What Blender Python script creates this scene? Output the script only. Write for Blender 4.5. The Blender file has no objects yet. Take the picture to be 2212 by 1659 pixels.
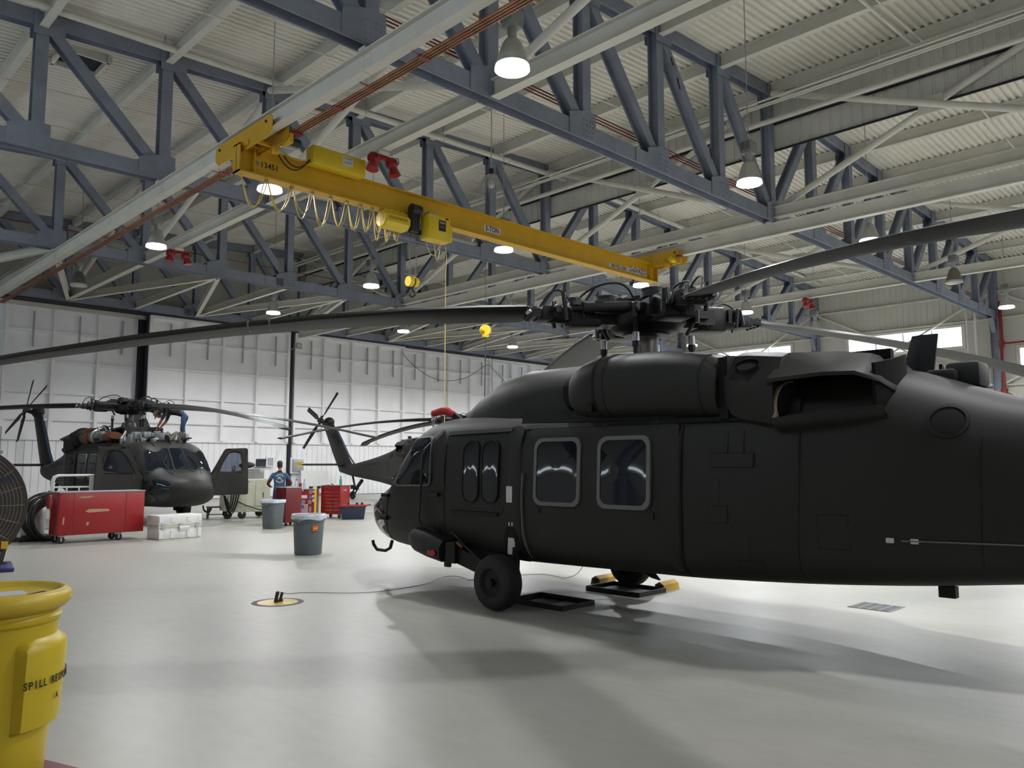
import bpy, bmesh, math, random
from math import sin, cos, pi, radians as rad, sqrt, atan2, hypot
from mathutils import Vector as V, Matrix as Mx
SC = bpy.context.scene
COL = SC.collection
random.seed(7)

# ------------------------------------------------------------------ camera, light, exposure
FPX = 1726.0
cam_d = bpy.data.cameras.new('camera')
cam_d.sensor_width = 36.0
cam_d.lens = FPX / 2212 * 36.0
cam_d.clip_end = 400
cam = bpy.data.objects.new('camera', cam_d)
COL.objects.link(cam)
YAW, PITCH = rad(45.5), math.atan(171 / FPX)
cam.location = (0, 0, 1.775)
cam.rotation_euler = (pi / 2 + PITCH, 0, YAW - pi / 2)
SC.camera = cam
SC.view_settings.view_transform = 'Standard'
SC.view_settings.look = 'None'
SC.view_settings.exposure = 0.0
SC.view_settings.gamma = 1.0
SC.view_settings.use_curve_mapping = False
world = bpy.data.worlds.new('overcast_sky')
SC.world = world
world.use_nodes = True
wb = world.node_tree.nodes['Background']
wb.inputs['Color'].default_value = (0.86, 0.93, 1.0, 1)
wb.inputs['Strength'].default_value = 9.0
LAMP_W = 1130.0          # watts of each high-bay lamp
LAMP_COL = (0.97, 0.985, 1.0)

# ------------------------------------------------------------------ materials
MATS = {}
def mat(name, col, rough=0.6, metal=0.0, var=0.12, scale=3.0, bump=0.0, spec=0.5, coat=0.0, emit=None, estr=0.0):
    m = bpy.data.materials.new(name); m.use_nodes = True
    nt = m.node_tree; b = nt.nodes['Principled BSDF']
    b.inputs['Roughness'].default_value = rough
    b.inputs['Metallic'].default_value = metal
    b.inputs['Specular IOR Level'].default_value = spec
    b.inputs['Coat Weight'].default_value = coat
    b.inputs['Coat Roughness'].default_value = 0.08
    if var > 0:
        tc = nt.nodes.new('ShaderNodeTexCoord')
        n = nt.nodes.new('ShaderNodeTexNoise'); n.inputs['Scale'].default_value = scale
        n.inputs['Detail'].default_value = 5.0; n.inputs['Roughness'].default_value = 0.6
        nt.links.new(tc.outputs['Object'], n.inputs['Vector'])
        r = nt.nodes.new('ShaderNodeValToRGB')
        r.color_ramp.elements[0].position = 0.3; r.color_ramp.elements[1].position = 0.7
        r.color_ramp.elements[0].color = (*[max(0, c * (1 - var)) for c in col], 1)
        r.color_ramp.elements[1].color = (*[min(1, c * (1 + var)) for c in col], 1)
        nt.links.new(n.outputs['Fac'], r.inputs['Fac'])
        nt.links.new(r.outputs['Color'], b.inputs['Base Color'])
        if bump > 0:
            bp = nt.nodes.new('ShaderNodeBump'); bp.inputs['Strength'].default_value = bump
            bp.inputs['Distance'].default_value = 0.01
            nt.links.new(n.outputs['Fac'], bp.inputs['Height']); nt.links.new(bp.outputs['Normal'], b.inputs['Normal'])
    else:
        b.inputs['Base Color'].default_value = (*col, 1)
    if emit:
        b.inputs['Emission Color'].default_value = (*emit, 1)
        b.inputs['Emission Strength'].default_value = estr
    MATS[name] = m
    return m

mat('steel_blue', (0.225, 0.25, 0.31), 0.55, 0, 0.15, 2.0)
mat('steel_cream', (0.66, 0.645, 0.585), 0.5, 0, 0.08, 1.5)
mat('deck', (0.80, 0.775, 0.70), 0.42, 0, 0.07, 0.8)
mat('siding', (0.60, 0.60, 0.56), 0.6, 0, 0.08, 1.0)
mat('door_panel', (0.88, 0.87, 0.88), 0.5, 0, 0.05, 0.6)
mat('door_steel', (0.86, 0.85, 0.85), 0.5, 0, 0.05, 1.0)
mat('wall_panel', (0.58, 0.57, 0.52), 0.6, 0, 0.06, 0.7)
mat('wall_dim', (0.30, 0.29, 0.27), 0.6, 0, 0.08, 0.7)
mat('rust', (0.045, 0.02, 0.014), 0.8, 0, 0.3, 12)
mat('hot_metal', (0.36, 0.27, 0.21), 0.4, 0.5, 0.15, 8)
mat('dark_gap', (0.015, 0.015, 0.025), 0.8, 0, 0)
mat('black', (0.012, 0.012, 0.014), 0.55, 0, 0.2, 6)
mat('rubber', (0.018, 0.018, 0.02), 0.75, 0, 0.2, 8)
mat('white_paint', (0.72, 0.72, 0.70), 0.4, 0, 0.05, 3)
mat('crane_yellow', (0.62, 0.36, 0.015), 0.42, 0, 0.08, 2)
mat('hoist_yellow', (0.72, 0.52, 0.02), 0.4, 0, 0.06, 3)
mat('cable_yellow', (0.60, 0.45, 0.12), 0.5, 0, 0.05, 3)
mat('copper', (0.30, 0.125, 0.06), 0.5, 0.3, 0.25, 4)
mat('red_paint', (0.29, 0.009, 0.011), 0.35, 0, 0.1, 3)
mat('red_dark', (0.16, 0.008, 0.010), 0.4, 0, 0.1, 3)
mat('red_pipe', (0.20, 0.018, 0.02), 0.45, 0, 0.1, 3)
mat('maroon', (0.09, 0.012, 0.016), 0.8, 0, 0.2, 20)
mat('chrome', (0.62, 0.63, 0.65), 0.25, 1.0, 0.1, 4)
mat('metal_grey', (0.30, 0.31, 0.32), 0.4, 0.7, 0.12, 4)
mat('galv', (0.40, 0.41, 0.42), 0.45, 0.5, 0.12, 4)
mat('steel_dull', (0.16, 0.15, 0.14), 0.42, 0.8, 0.2, 6)
mat('olive', (0.0172, 0.0162, 0.0142), 0.55, 0, 0.10, 1.6, spec=0.4)
mat('olive_dark', (0.010, 0.010, 0.009), 0.6, 0, 0.12, 2, spec=0.35)
mat('blade', (0.0125, 0.012, 0.0105), 0.5, 0, 0.12, 2, spec=0.4)
mat('blade_blue', (0.018, 0.018, 0.05), 0.45, 0, 0.1, 2)
mat('seam', (0.006, 0.006, 0.006), 0.8, 0, 0)
mat('mark_dark', (0.018, 0.018, 0.016), 0.7, 0, 0)
mat('rotor_black', (0.006, 0.006, 0.007), 0.45, 0.0, 0.25, 9)
mat('brown', (0.13, 0.045, 0.018), 0.45, 0.2, 0.2, 8)
mat('copper_brown', (0.17, 0.06, 0.025), 0.4, 0.3, 0.2, 8)
mat('grey_plastic', (0.105, 0.125, 0.13), 0.55, 0, 0.06, 5)
mat('bag_plastic', (0.55, 0.60, 0.66), 0.25, 0, 0.15, 14)
mat('barrel_yellow', (0.64, 0.47, 0.015), 0.38, 0, 0.05, 3)
mat('lid_yellow', (0.66, 0.48, 0.04), 0.4, 0, 0.08, 4)
mat('cream_cart', (0.52, 0.51, 0.40), 0.5, 0, 0.08, 3)
mat('white_plastic', (0.70, 0.70, 0.68), 0.4, 0, 0.05, 5)
mat('navy', (0.018, 0.028, 0.06), 0.5, 0, 0.1, 4)
mat('blue_foot', (0.015, 0.02, 0.12), 0.5, 0, 0.1, 4)
mat('fan_dark', (0.06, 0.05, 0.042), 0.5, 0, 0.15, 3)
mat('cage_wire', (0.20, 0.185, 0.16), 0.4, 0.4, 0.1, 6)
mat('shirt_blue', (0.045, 0.085, 0.15), 0.9, 0, 0.15, 12)
mat('shirt_grey', (0.055, 0.065, 0.08), 0.9, 0, 0.15, 12)
mat('vest_black', (0.014, 0.015, 0.014), 0.9, 0, 0.15, 12)
mat('jeans', (0.03, 0.055, 0.13), 0.9, 0, 0.25, 14)
mat('jeans_dark', (0.016, 0.022, 0.05), 0.9, 0, 0.2, 14)
mat('skin', (0.42, 0.20, 0.13), 0.55, 0, 0.08, 10)
mat('hair', (0.03, 0.02, 0.015), 0.8, 0, 0.2, 30)
mat('cap_tan', (0.36, 0.31, 0.22), 0.85, 0, 0.1, 10)
mat('sticker_white', (0.62, 0.62, 0.62), 0.5, 0, 0.05, 8)
mat('sticker_grey', (0.22, 0.22, 0.24), 0.5, 0, 0.2, 20)
mat('sticker_blue', (0.04, 0.09, 0.32), 0.5, 0, 0.1, 8)
mat('sticker_teal', (0.08, 0.25, 0.30), 0.5, 0, 0.1, 8)
mat('sticker_yellow', (0.72, 0.50, 0.03), 0.5, 0, 0.05, 8)
mat('sticker_orange', (0.60, 0.12, 0.02), 0.5, 0, 0.05, 8)
mat('sticker_purple', (0.20, 0.10, 0.30), 0.5, 0, 0.1, 8)
mat('bottle_clear', (0.45, 0.55, 0.65), 0.1, 0, 0.1, 10)
mat('bottle_green', (0.05, 0.34, 0.24), 0.3, 0, 0.1, 10)
mat('ink', (0.02, 0.015, 0.015), 0.6, 0, 0)
mat('floor_yellow', (0.62, 0.47, 0.06), 0.3, 0, 0.1, 5)
mat('chock_yellow', (0.60, 0.36, 0.02), 0.6, 0, 0.12, 8)
mat('laptop_screen', (0.02, 0.02, 0.03), 0.3, 0, 0.9, 9)
mat('reflector', (0.46, 0.47, 0.46), 0.38, 0.5, 0.08, 8)
mat('reflector_dark', (0.17, 0.16, 0.14), 0.35, 0.4, 0.1, 8)
mat('lamp_box', (0.26, 0.27, 0.26), 0.5, 0.3, 0.1, 8)
mat('lamp_lit', (0.9, 0.9, 0.9), 0.3, 0, 0, emit=(0.90, 0.96, 1.0), estr=16.0)
mat('lamp_off', (0.50, 0.50, 0.48), 0.25, 0, 0.1, 8)
mat('tail_light', (0.45, 0.01, 0.01), 0.15, 0, 0)
mat('red_cloth', (0.42, 0.02, 0.02), 0.8, 0, 0.15, 20)
mat('wood_tan', (0.42, 0.27, 0.15), 0.6, 0, 0.15, 8)
mat('brown_stool', (0.12, 0.08, 0.06), 0.6, 0, 0.15, 8)

def glassy(name, tint, alpha, rough=0.03):
    m = bpy.data.materials.new(name); m.use_nodes = True
    nt = m.node_tree; nt.nodes.clear()
    o = nt.nodes.new('ShaderNodeOutputMaterial')
    mx = nt.nodes.new('ShaderNodeMixShader'); tr = nt.nodes.new('ShaderNodeBsdfTransparent')
    gl = nt.nodes.new('ShaderNodeBsdfGlossy'); lw = nt.nodes.new('ShaderNodeLayerWeight')
    lw.inputs['Blend'].default_value = 0.5
    pw = nt.nodes.new('ShaderNodeMath'); pw.operation = 'POWER'; pw.inputs[1].default_value = 4.0
    ad = nt.nodes.new('ShaderNodeMath'); ad.operation = 'MULTIPLY_ADD'; ad.inputs[1].default_value = 0.9; ad.inputs[2].default_value = 0.05
    tr.inputs['Color'].default_value = (*[t * alpha for t in tint], 1)
    gl.inputs['Roughness'].default_value = rough
    nt.links.new(lw.outputs['Facing'], pw.inputs[0]); nt.links.new(pw.outputs[0], ad.inputs[0])
    nt.links.new(ad.outputs[0], mx.inputs[0]); nt.links.new(tr.outputs[0], mx.inputs[1]); nt.links.new(gl.outputs[0], mx.inputs[2])
    nt.links.new(mx.outputs[0], o.inputs[0])
    MATS[name] = m
glassy('window_glass', (0.95, 0.98, 1.0), 0.92)
glassy('heli_glass', (0.55, 0.60, 0.68), 0.75)

def floor_mat():
    m = bpy.data.materials.new('floor_epoxy'); m.use_nodes = True
    nt = m.node_tree; b = nt.nodes['Principled BSDF']
    tc = nt.nodes.new('ShaderNodeTexCoord')
    n1 = nt.nodes.new('ShaderNodeTexNoise'); n1.inputs['Scale'].default_value = 0.35; n1.inputs['Detail'].default_value = 6
    n2 = nt.nodes.new('ShaderNodeTexNoise'); n2.inputs['Scale'].default_value = 9.0; n2.inputs['Detail'].default_value = 4
    mp = nt.nodes.new('ShaderNodeMapping'); mp.inputs['Scale'].default_value = (1.0, 0.35, 1)
    nt.links.new(tc.outputs['Object'], mp.inputs[0])
    nt.links.new(mp.outputs[0], n1.inputs['Vector']); nt.links.new(mp.outputs[0], n2.inputs['Vector'])
    r = nt.nodes.new('ShaderNodeValToRGB')
    r.color_ramp.elements[0].position = 0.3; r.color_ramp.elements[0].color = (0.39, 0.388, 0.352, 1)
    r.color_ramp.elements[1].position = 0.7; r.color_ramp.elements[1].color = (0.455, 0.44, 0.392, 1)
    nt.links.new(n1.outputs['Fac'], r.inputs['Fac'])
    mxn = nt.nodes.new('ShaderNodeMix'); mxn.data_type = 'RGBA'; mxn.blend_type = 'MULTIPLY'; mxn.inputs[0].default_value = 0.07
    nt.links.new(r.outputs['Color'], mxn.inputs[6])
    r2 = nt.nodes.new('ShaderNodeValToRGB'); r2.color_ramp.elements[0].position = 0.35; r2.color_ramp.elements[1].position = 0.62
    nt.links.new(n2.outputs['Fac'], r2.inputs['Fac']); nt.links.new(r2.outputs['Color'], mxn.inputs[7])
    nt.links.new(mxn.outputs[2], b.inputs['Base Color'])
    mr = nt.nodes.new('ShaderNodeMapRange'); mr.inputs['To Min'].default_value = 0.34; mr.inputs['To Max'].default_value = 0.40
    nt.links.new(n1.outputs['Fac'], mr.inputs['Value']); nt.links.new(mr.outputs[0], b.inputs['Roughness'])
    bp = nt.nodes.new('ShaderNodeBump'); bp.inputs['Strength'].default_value = 0.02; bp.inputs['Distance'].default_value = 0.01
    nt.links.new(n2.outputs['Fac'], bp.inputs['Height']); nt.links.new(bp.outputs['Normal'], b.inputs['Normal'])
    MATS['floor_epoxy'] = m
floor_mat()

# ------------------------------------------------------------------ mesh builder
class MB:
    def __init__(s): s.v = []; s.f = []
    def add(s, vs, fs):
        k = len(s.v); s.v += [tuple(p) for p in vs]; s.f += [tuple(i + k for i in f) for f in fs]; return s
    def box(s, c, d, rz=0.0, rx=0.0, ry=0.0, m=None):
        x, y, z = d[0] / 2, d[1] / 2, d[2] / 2
        vs = [V((i * x, j * y, k * z)) for i in (-1, 1) for j in (-1, 1) for k in (-1, 1)]
        R = Mx.Rotation(rz, 3, 'Z') @ Mx.Rotation(ry, 3, 'Y') @ Mx.Rotation(rx, 3, 'X')
        vs = [R @ p + V(c) for p in vs]
        if m: vs = [m @ p for p in vs]
        return s.add(vs, [(0, 1, 3, 2), (4, 6, 7, 5), (0, 4, 5, 1), (2, 3, 7, 6), (0, 2, 6, 4), (1, 5, 7, 3)])
    def bbox(s, c, d, b=0.02, rz=0.0, rx=0.0, ry=0.0):
        """box with chamfered edges"""
        x, y, z = d[0] / 2, d[1] / 2, d[2] / 2; b = min(b, x * .9, y * .9, z * .9)
        R = Mx.Rotation(rz, 3, 'Z') @ Mx.Rotation(ry, 3, 'Y') @ Mx.Rotation(rx, 3, 'X')
        bm = bmesh.new(); bmesh.ops.create_cube(bm, size=1.0)
        for q in bm.verts: q.co = V((q.co.x * d[0], q.co.y * d[1], q.co.z * d[2]))
        bmesh.ops.bevel(bm, geom=list(bm.edges), offset=b, segments=2, profile=0.5, affect='EDGES')
        bm.verts.index_update()
        vs = [R @ q.co + V(c) for q in bm.verts]; fs = [[q.index for q in f.verts] for f in bm.faces]
        bm.free(); return s.add(vs, fs)
    def frame(s, p0, p1, up=(0, 0, 1)):
        t = (V(p1) - V(p0)).normalized(); u = V(up)
        if abs(t.dot(u)) > 0.98: u = V((0, 1, 0)) if abs(t.y) < .9 else V((1, 0, 0))
        a = t.cross(u).normalized(); b = a.cross(t).normalized()
        return t, a, b
    def ext(s, prof, p0, p1, up=(0, 0, 1), cap=True):
        """extrude a 2d profile (a,b) from p0 to p1; b follows up"""
        t, a, b = s.frame(p0, p1, up); n = len(prof)
        vs = [V(p0) + a * x + b * y for x, y in prof] + [V(p1) + a * x + b * y for x, y in prof]
        fs = [(i, (i + 1) % n, n + (i + 1) % n, n + i) for i in range(n)]
        if cap: fs += [tuple(range(n))[::-1], tuple(range(n, 2 * n))]
        return s.add(vs, fs)
    def ibeam(s, p0, p1, h=.3, w=.25, tf=.022, tw=.016, up=(0, 0, 1)):
        H, W, t, q = h / 2, w / 2, tf, tw / 2
        pr = [(-W, -H), (W, -H), (W, -H + t), (q, -H + t), (q, H - t), (W, H - t), (W, H), (-W, H), (-W, H - t), (-q, H - t), (-q, -H + t), (-W, -H + t)]
        t_, a, b = s.frame(p0, p1, up); n = 12
        vs = [V(p0) + a * x + b * y for x, y in pr] + [V(p1) + a * x + b * y for x, y in pr]
        fs = [(i, (i + 1) % n, n + (i + 1) % n, n + i) for i in range(n)]
        for o in (0, n):
            fs += [(o + 0, o + 1, o + 2, o + 11), (o + 11, o + 2, o + 3, o + 10), (o + 10, o + 3, o + 4, o + 9), (o + 9, o + 4, o + 5, o + 8), (o + 8, o + 5, o + 6, o + 7)]
        return s.add(vs, fs)
    def bar(s, p0, p1, a=.05, b=.05, up=(0, 0, 1)):
        return s.ext([(-a / 2, -b / 2), (a / 2, -b / 2), (a / 2, b / 2), (-a / 2, b / 2)], p0, p1, up)
    def cyl(s, p0, p1, r0, r1=None, n=16, cap=True):
        r1 = r0 if r1 is None else r1
        t, a, b = s.frame(p0, p1)
        c = [(cos(2 * pi * i / n), sin(2 * pi * i / n)) for i in range(n)]
        vs = [V(p0) + a * x * r0 + b * y * r0 for x, y in c] + [V(p1) + a * x * r1 + b * y * r1 for x, y in c]
        fs = [(i, (i + 1) % n, n + (i + 1) % n, n + i) for i in range(n)]
        if cap: fs += [tuple(range(n))[::-1], tuple(range(n, 2 * n))]
        return s.add(vs, fs)
    def tube(s, pts, r, n=8, cap=True, closed=False):
        pts = [V(p) for p in pts]; m = len(pts); rr = r if isinstance(r, (list, tuple)) else [r] * m
        rings = []; prev = None
        for i, p in enumerate(pts):
            if closed: t = (pts[(i + 1) % m] - pts[i - 1]).normalized()
            else: t = (pts[min(i + 1, m - 1)] - pts[max(i - 1, 0)]).normalized()
            if prev is None:
                u = V((0, 0, 1)) if abs(t.z) < .9 else V((1, 0, 0)); a = t.cross(u).normalized()
            else:
                a = (prev - t * prev.dot(t)).normalized()
            prev = a; b = t.cross(a)
            rings.append([p + (a * cos(2 * pi * k / n) + b * sin(2 * pi * k / n)) * rr[i] for k in range(n)])
        vs = [q for rg in rings for q in rg]; fs = []
        for i in range(m if closed else m - 1):
            j = (i + 1) % m
            fs += [(i * n + k, i * n + (k + 1) % n, j * n + (k + 1) % n, j * n + k) for k in range(n)]
        if cap and not closed: fs += [tuple(range(n))[::-1], tuple(range((m - 1) * n, m * n))]
        return s.add(vs, fs)
    def lathe(s, prof, c=(0, 0, 0), n=24, axis='Z', m=None):
        """prof: (r,z) list"""
        vs = []; fs = []
        for r, z in prof:
            for k in range(n):
                a = 2 * pi * k / n
                p = V((r * cos(a), r * sin(a), z))
                if axis == 'Y': p = V((p.x, p.z, p.y))
                elif axis == 'X': p = V((p.z, p.x, p.y))
                if m: p = m @ p
                vs.append(p + V(c))
        k = len(prof)
        for i in range(k - 1):
            fs += [(i * n + j, i * n + (j + 1) % n, (i + 1) * n + (j + 1) % n, (i + 1) * n + j) for j in range(n)]
        if prof[0][0] > 1e-6: fs.append(tuple(range(n))[::-1])
        if prof[-1][0] > 1e-6: fs.append(tuple(range((k - 1) * n, k * n)))
        return s.add(vs, fs)
    def loft(s, rings, cap=True, closed=True):
        n = len(rings[0]); vs = [p for r in rings for p in r]; fs = []
        for i in range(len(rings) - 1):
            for k in range(n if closed else n - 1):
                fs.append((i * n + k, i * n + (k + 1) % n, (i + 1) * n + (k + 1) % n, (i + 1) * n + k))
        if cap: fs += [tuple(range(n))[::-1], tuple(range((len(rings) - 1) * n, len(rings) * n))]
        return s.add(vs, fs)
    def prism(s, poly, d, m=None):
        """poly: 3d points in a plane; d: offset vector"""
        n = len(poly); vs = [V(p) for p in poly] + [V(p) + V(d) for p in poly]
        if m: vs = [m @ p for p in vs]
        return s.add(vs, [tuple(range(n))[::-1], tuple(range(n, 2 * n))] + [(i, (i + 1) % n, n + (i + 1) % n, n + i) for i in range(n)])
    def sphere(s, c, r, n=12, m=8, sc=(1, 1, 1)):
        vs = [V(c) + V((0, 0, -r * sc[2]))]; fs = []
        for i in range(1, m):
            ph = -pi / 2 + pi * i / m
            for k in range(n):
                a = 2 * pi * k / n
                vs.append(V(c) + V((r * sc[0] * cos(ph) * cos(a), r * sc[1] * cos(ph) * sin(a), r * sc[2] * sin(ph))))
        vs.append(V(c) + V((0, 0, r * sc[2])))
        for k in range(n):
            fs.append((0, 1 + (k + 1) % n, 1 + k)); e = 1 + (m - 2) * n
            fs.append((e + k, e + (k + 1) % n, len(vs) - 1))
            for i in range(m - 2):
                fs.append((1 + i * n + k, 1 + i * n + (k + 1) % n, 1 + (i + 1) * n + (k + 1) % n, 1 + (i + 1) * n + k))
        return s.add(vs, fs)
    def mesh(s, name, smooth=None):
        me = bpy.data.meshes.new(name); me.from_pydata(s.v, [], s.f); me.validate(clean_customdata=False)
        bm = bmesh.new(); bm.from_mesh(me); bmesh.ops.recalc_face_normals(bm, faces=bm.faces); bm.to_mesh(me); bm.free()
        if smooth:
            me.shade_smooth(); me.set_sharp_from_angle(angle=rad(smooth))
        return me
    def build(s, name, m, parent=None, smooth=None, loc=None, rot=None):
        me = s.mesh(name, smooth); return link(name, me, m, parent, loc, rot)

def link(name, me, m=None, parent=None, loc=None, rot=None):
    if m is not None:
        me.materials.clear(); me.materials.append(MATS[m] if isinstance(m, str) else m)
    o = bpy.data.objects.new(name, me); COL.objects.link(o)
    if parent is not None: o.parent = parent
    if loc is not None: o.location = loc
    if rot is not None: o.rotation_euler = rot
    return o
def tag(o, label=None, cat=None, group=None, kind=None):
    if label: o['label'] = label
    if cat: o['category'] = cat
    if group: o['group'] = group
    if kind: o['kind'] = kind
    return o
def empty(name, loc=(0, 0, 0), rz=0.0):
    o = bpy.data.objects.new(name, None); COL.objects.link(o); o.location = loc; o.rotation_euler = (0, 0, rz)
    o.empty_display_size = 0.2
    return o
def thing(name, label, cat, loc=(0, 0, 0), rz=0.0, group=None):
    return tag(empty(name, loc, rz), label, cat, group)
def struct(name, mb, m, smooth=None, label=None):
    o = mb.build(name, m, None, smooth) if isinstance(mb, MB) else mb
    o['kind'] = 'structure'
    if label: o['label'] = label
    return o
def copy_tree(o, parent=None, **kw):
    c = o.copy(); COL.objects.link(c); c.parent = parent
    for ch in list(o.children): copy_tree(ch, c)
    for k, v in kw.items(): c[k] = v
    return c
def text_obj(name, s, size, m, parent=None, mtx=None, align='CENTER', extr=0.0008, bold=0.0, sx=1.0):
    """flat lettering turned into a mesh; mtx places its own xy plane"""
    cu = bpy.data.curves.new(name, 'FONT'); cu.body = s; cu.size = size; cu.align_x = align; cu.align_y = 'CENTER'
    cu.extrude = extr; cu.resolution_u = 2; cu.offset = bold
    t = bpy.data.objects.new(name, cu); COL.objects.link(t)
    bpy.context.view_layer.update()
    me = bpy.data.meshes.new_from_object(t.evaluated_get(bpy.context.evaluated_depsgraph_get()))
    bpy.data.objects.remove(t); bpy.data.curves.remove(cu)
    if sx != 1.0:
        for q in me.vertices: q.co.x *= sx
    o = link(name, me, m, parent)
    if mtx is not None: o.matrix_local = mtx
    return o
def basis(o, x, y):
    """matrix whose local x,y axes are given and origin o"""
    x = V(x).normalized(); y = V(y); y = (y - x * y.dot(x)).normalized(); z = x.cross(y)
    return Mx(((x.x, y.x, z.x, o[0]), (x.y, y.y, z.y, o[1]), (x.z, y.z, z.z, o[2]), (0, 0, 0, 1)))
def soft(pts, it=2):
    pts = [V(p) for p in pts]
    for _ in range(it):
        q = [pts[0]]
        for a, b in zip(pts[:-1], pts[1:]): q += [a.lerp(b, .25), a.lerp(b, .75)]
        pts = q + [pts[-1]]
    return pts
def catenary(p0, p1, sag, n=12):
    p0, p1 = V(p0), V(p1)
    return [p0.lerp(p1, i / n) + V((0, 0, -sag * 4 * (i / n) * (1 - i / n))) for i in range(n + 1)]
# ================================================================== THE HANGAR
RX, RIDGE_Z, PANEL = 21.75, 13.15, 2.8575          # ridge line, height, truss panel width
XL, XR = RX - 8 * PANEL, RX + 8 * PANEL            # side walls
YB, YD = -7.3, 39.3                                # wall behind the viewer, door wall
TY = [-7.1 + 0.0, 2.05, 11.17, 20.32, 29.42, 38.5] # truss lines
def zt(x): return RIDGE_Z - 0.055 * abs(x - RX)    # top of steel
ZB = 8.9                                           # underside of the bottom chord

def rect_with(m, axis, val, u0, u1, z0, z1, holes, thick):
    """wall slab pierced by rectangular holes; axis 0: plane x=val spanning y, axis 1: plane y=val spanning x"""
    us = sorted({u0, u1, *[h[0] for h in holes], *[h[1] for h in holes]})
    zs = sorted({z0, z1, *[h[2] for h in holes], *[h[3] for h in holes]})
    for i in range(len(us) - 1):
        for k in range(len(zs) - 1):
            uc, zc = (us[i] + us[i + 1]) / 2, (zs[k] + zs[k + 1]) / 2
            if any(h[0] < uc < h[1] and h[2] < zc < h[3] for h in holes): continue
            du, dz = us[i + 1] - us[i], zs[k + 1] - zs[k]
            m.box((val, uc, zc) if axis == 0 else (uc, val, zc), (thick, du, dz) if axis == 0 else (du, thick, dz))
    return m

fl = MB().add([(XL - .3, YB - .3, 0), (XR + .3, YB - .3, 0), (XR + .3, YD + 1.6, 0), (XL - .3, YD + 1.6, 0), (XL - .3, YB - .3, -.2), (XR + .3, YB - .3, -.2), (XR + .3, YD + 1.6, -.2), (XL - .3, YD + 1.6, -.2)],
              [(0, 1, 2, 3), (7, 6, 5, 4), (0, 4, 5, 1), (1, 5, 6, 2), (2, 6, 7, 3), (3, 7, 4, 0)])
struct('floor', fl, 'floor_epoxy', label='pale glossy epoxy hangar floor')

# ---- roof deck: ribbed steel sheet, ribs running up the slope
pitch, dep = 0.2032, 0.076
dk = MB(); prof = []
yy = YB - .4
while yy < YD + 2.0:
    prof += [(yy, 0), (yy + .09, 0), (yy + .115, dep), (yy + .178, dep)]
    yy += pitch
n = len(prof)
xs = [XL - .4, RX, XR + .4]
dk.add([(x, y, zt(x) + .005 + z) for x in xs for y, z in prof], [(i * n + k, i * n + k + 1, (i + 1) * n + k + 1, (i + 1) * n + k) for i in range(2) for k in range(n - 1)])
dk.add([(x, y, zt(x) + .12) for x in xs for y in (YB - .4, YD + 2.0)], [(0, 1, 3, 2), (2, 3, 5, 4)])
ceiling = struct('ceiling', dk, 'deck', label='ribbed pale steel roof deck on purlins')
NODES = [RX + k * PANEL for k in range(-8, 9)]
for x in NODES:
    for a, b in zip(TY[:-1], TY[1:]):
        zz = zt(x) - .19
        MB().ibeam((x, a + .16, zz), (x, b - .16, zz), .37, .19, .02, .014).build('purlin', 'steel_cream', ceiling)
# roof smoke vents: black plates paint the shade of the shafts in the deck
for (hx, hy) in ((5.9, 22.0), (1.1, 27.6)):
    z = zt(hx)
    MB().box((hx, hy, z - .03), (.95, .95, .05)).build('vent_opening_shade', 'dark_gap', ceiling)
    f = MB()
    for sx in (-1, 1):
        f.box((hx + sx * .52, hy, z - .09), (.07, 1.2, .2)).box((hx, hy + sx * .52, z - .09), (1.2, .07, .2))
    f.build('vent_curb', 'steel_cream', ceiling)

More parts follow.
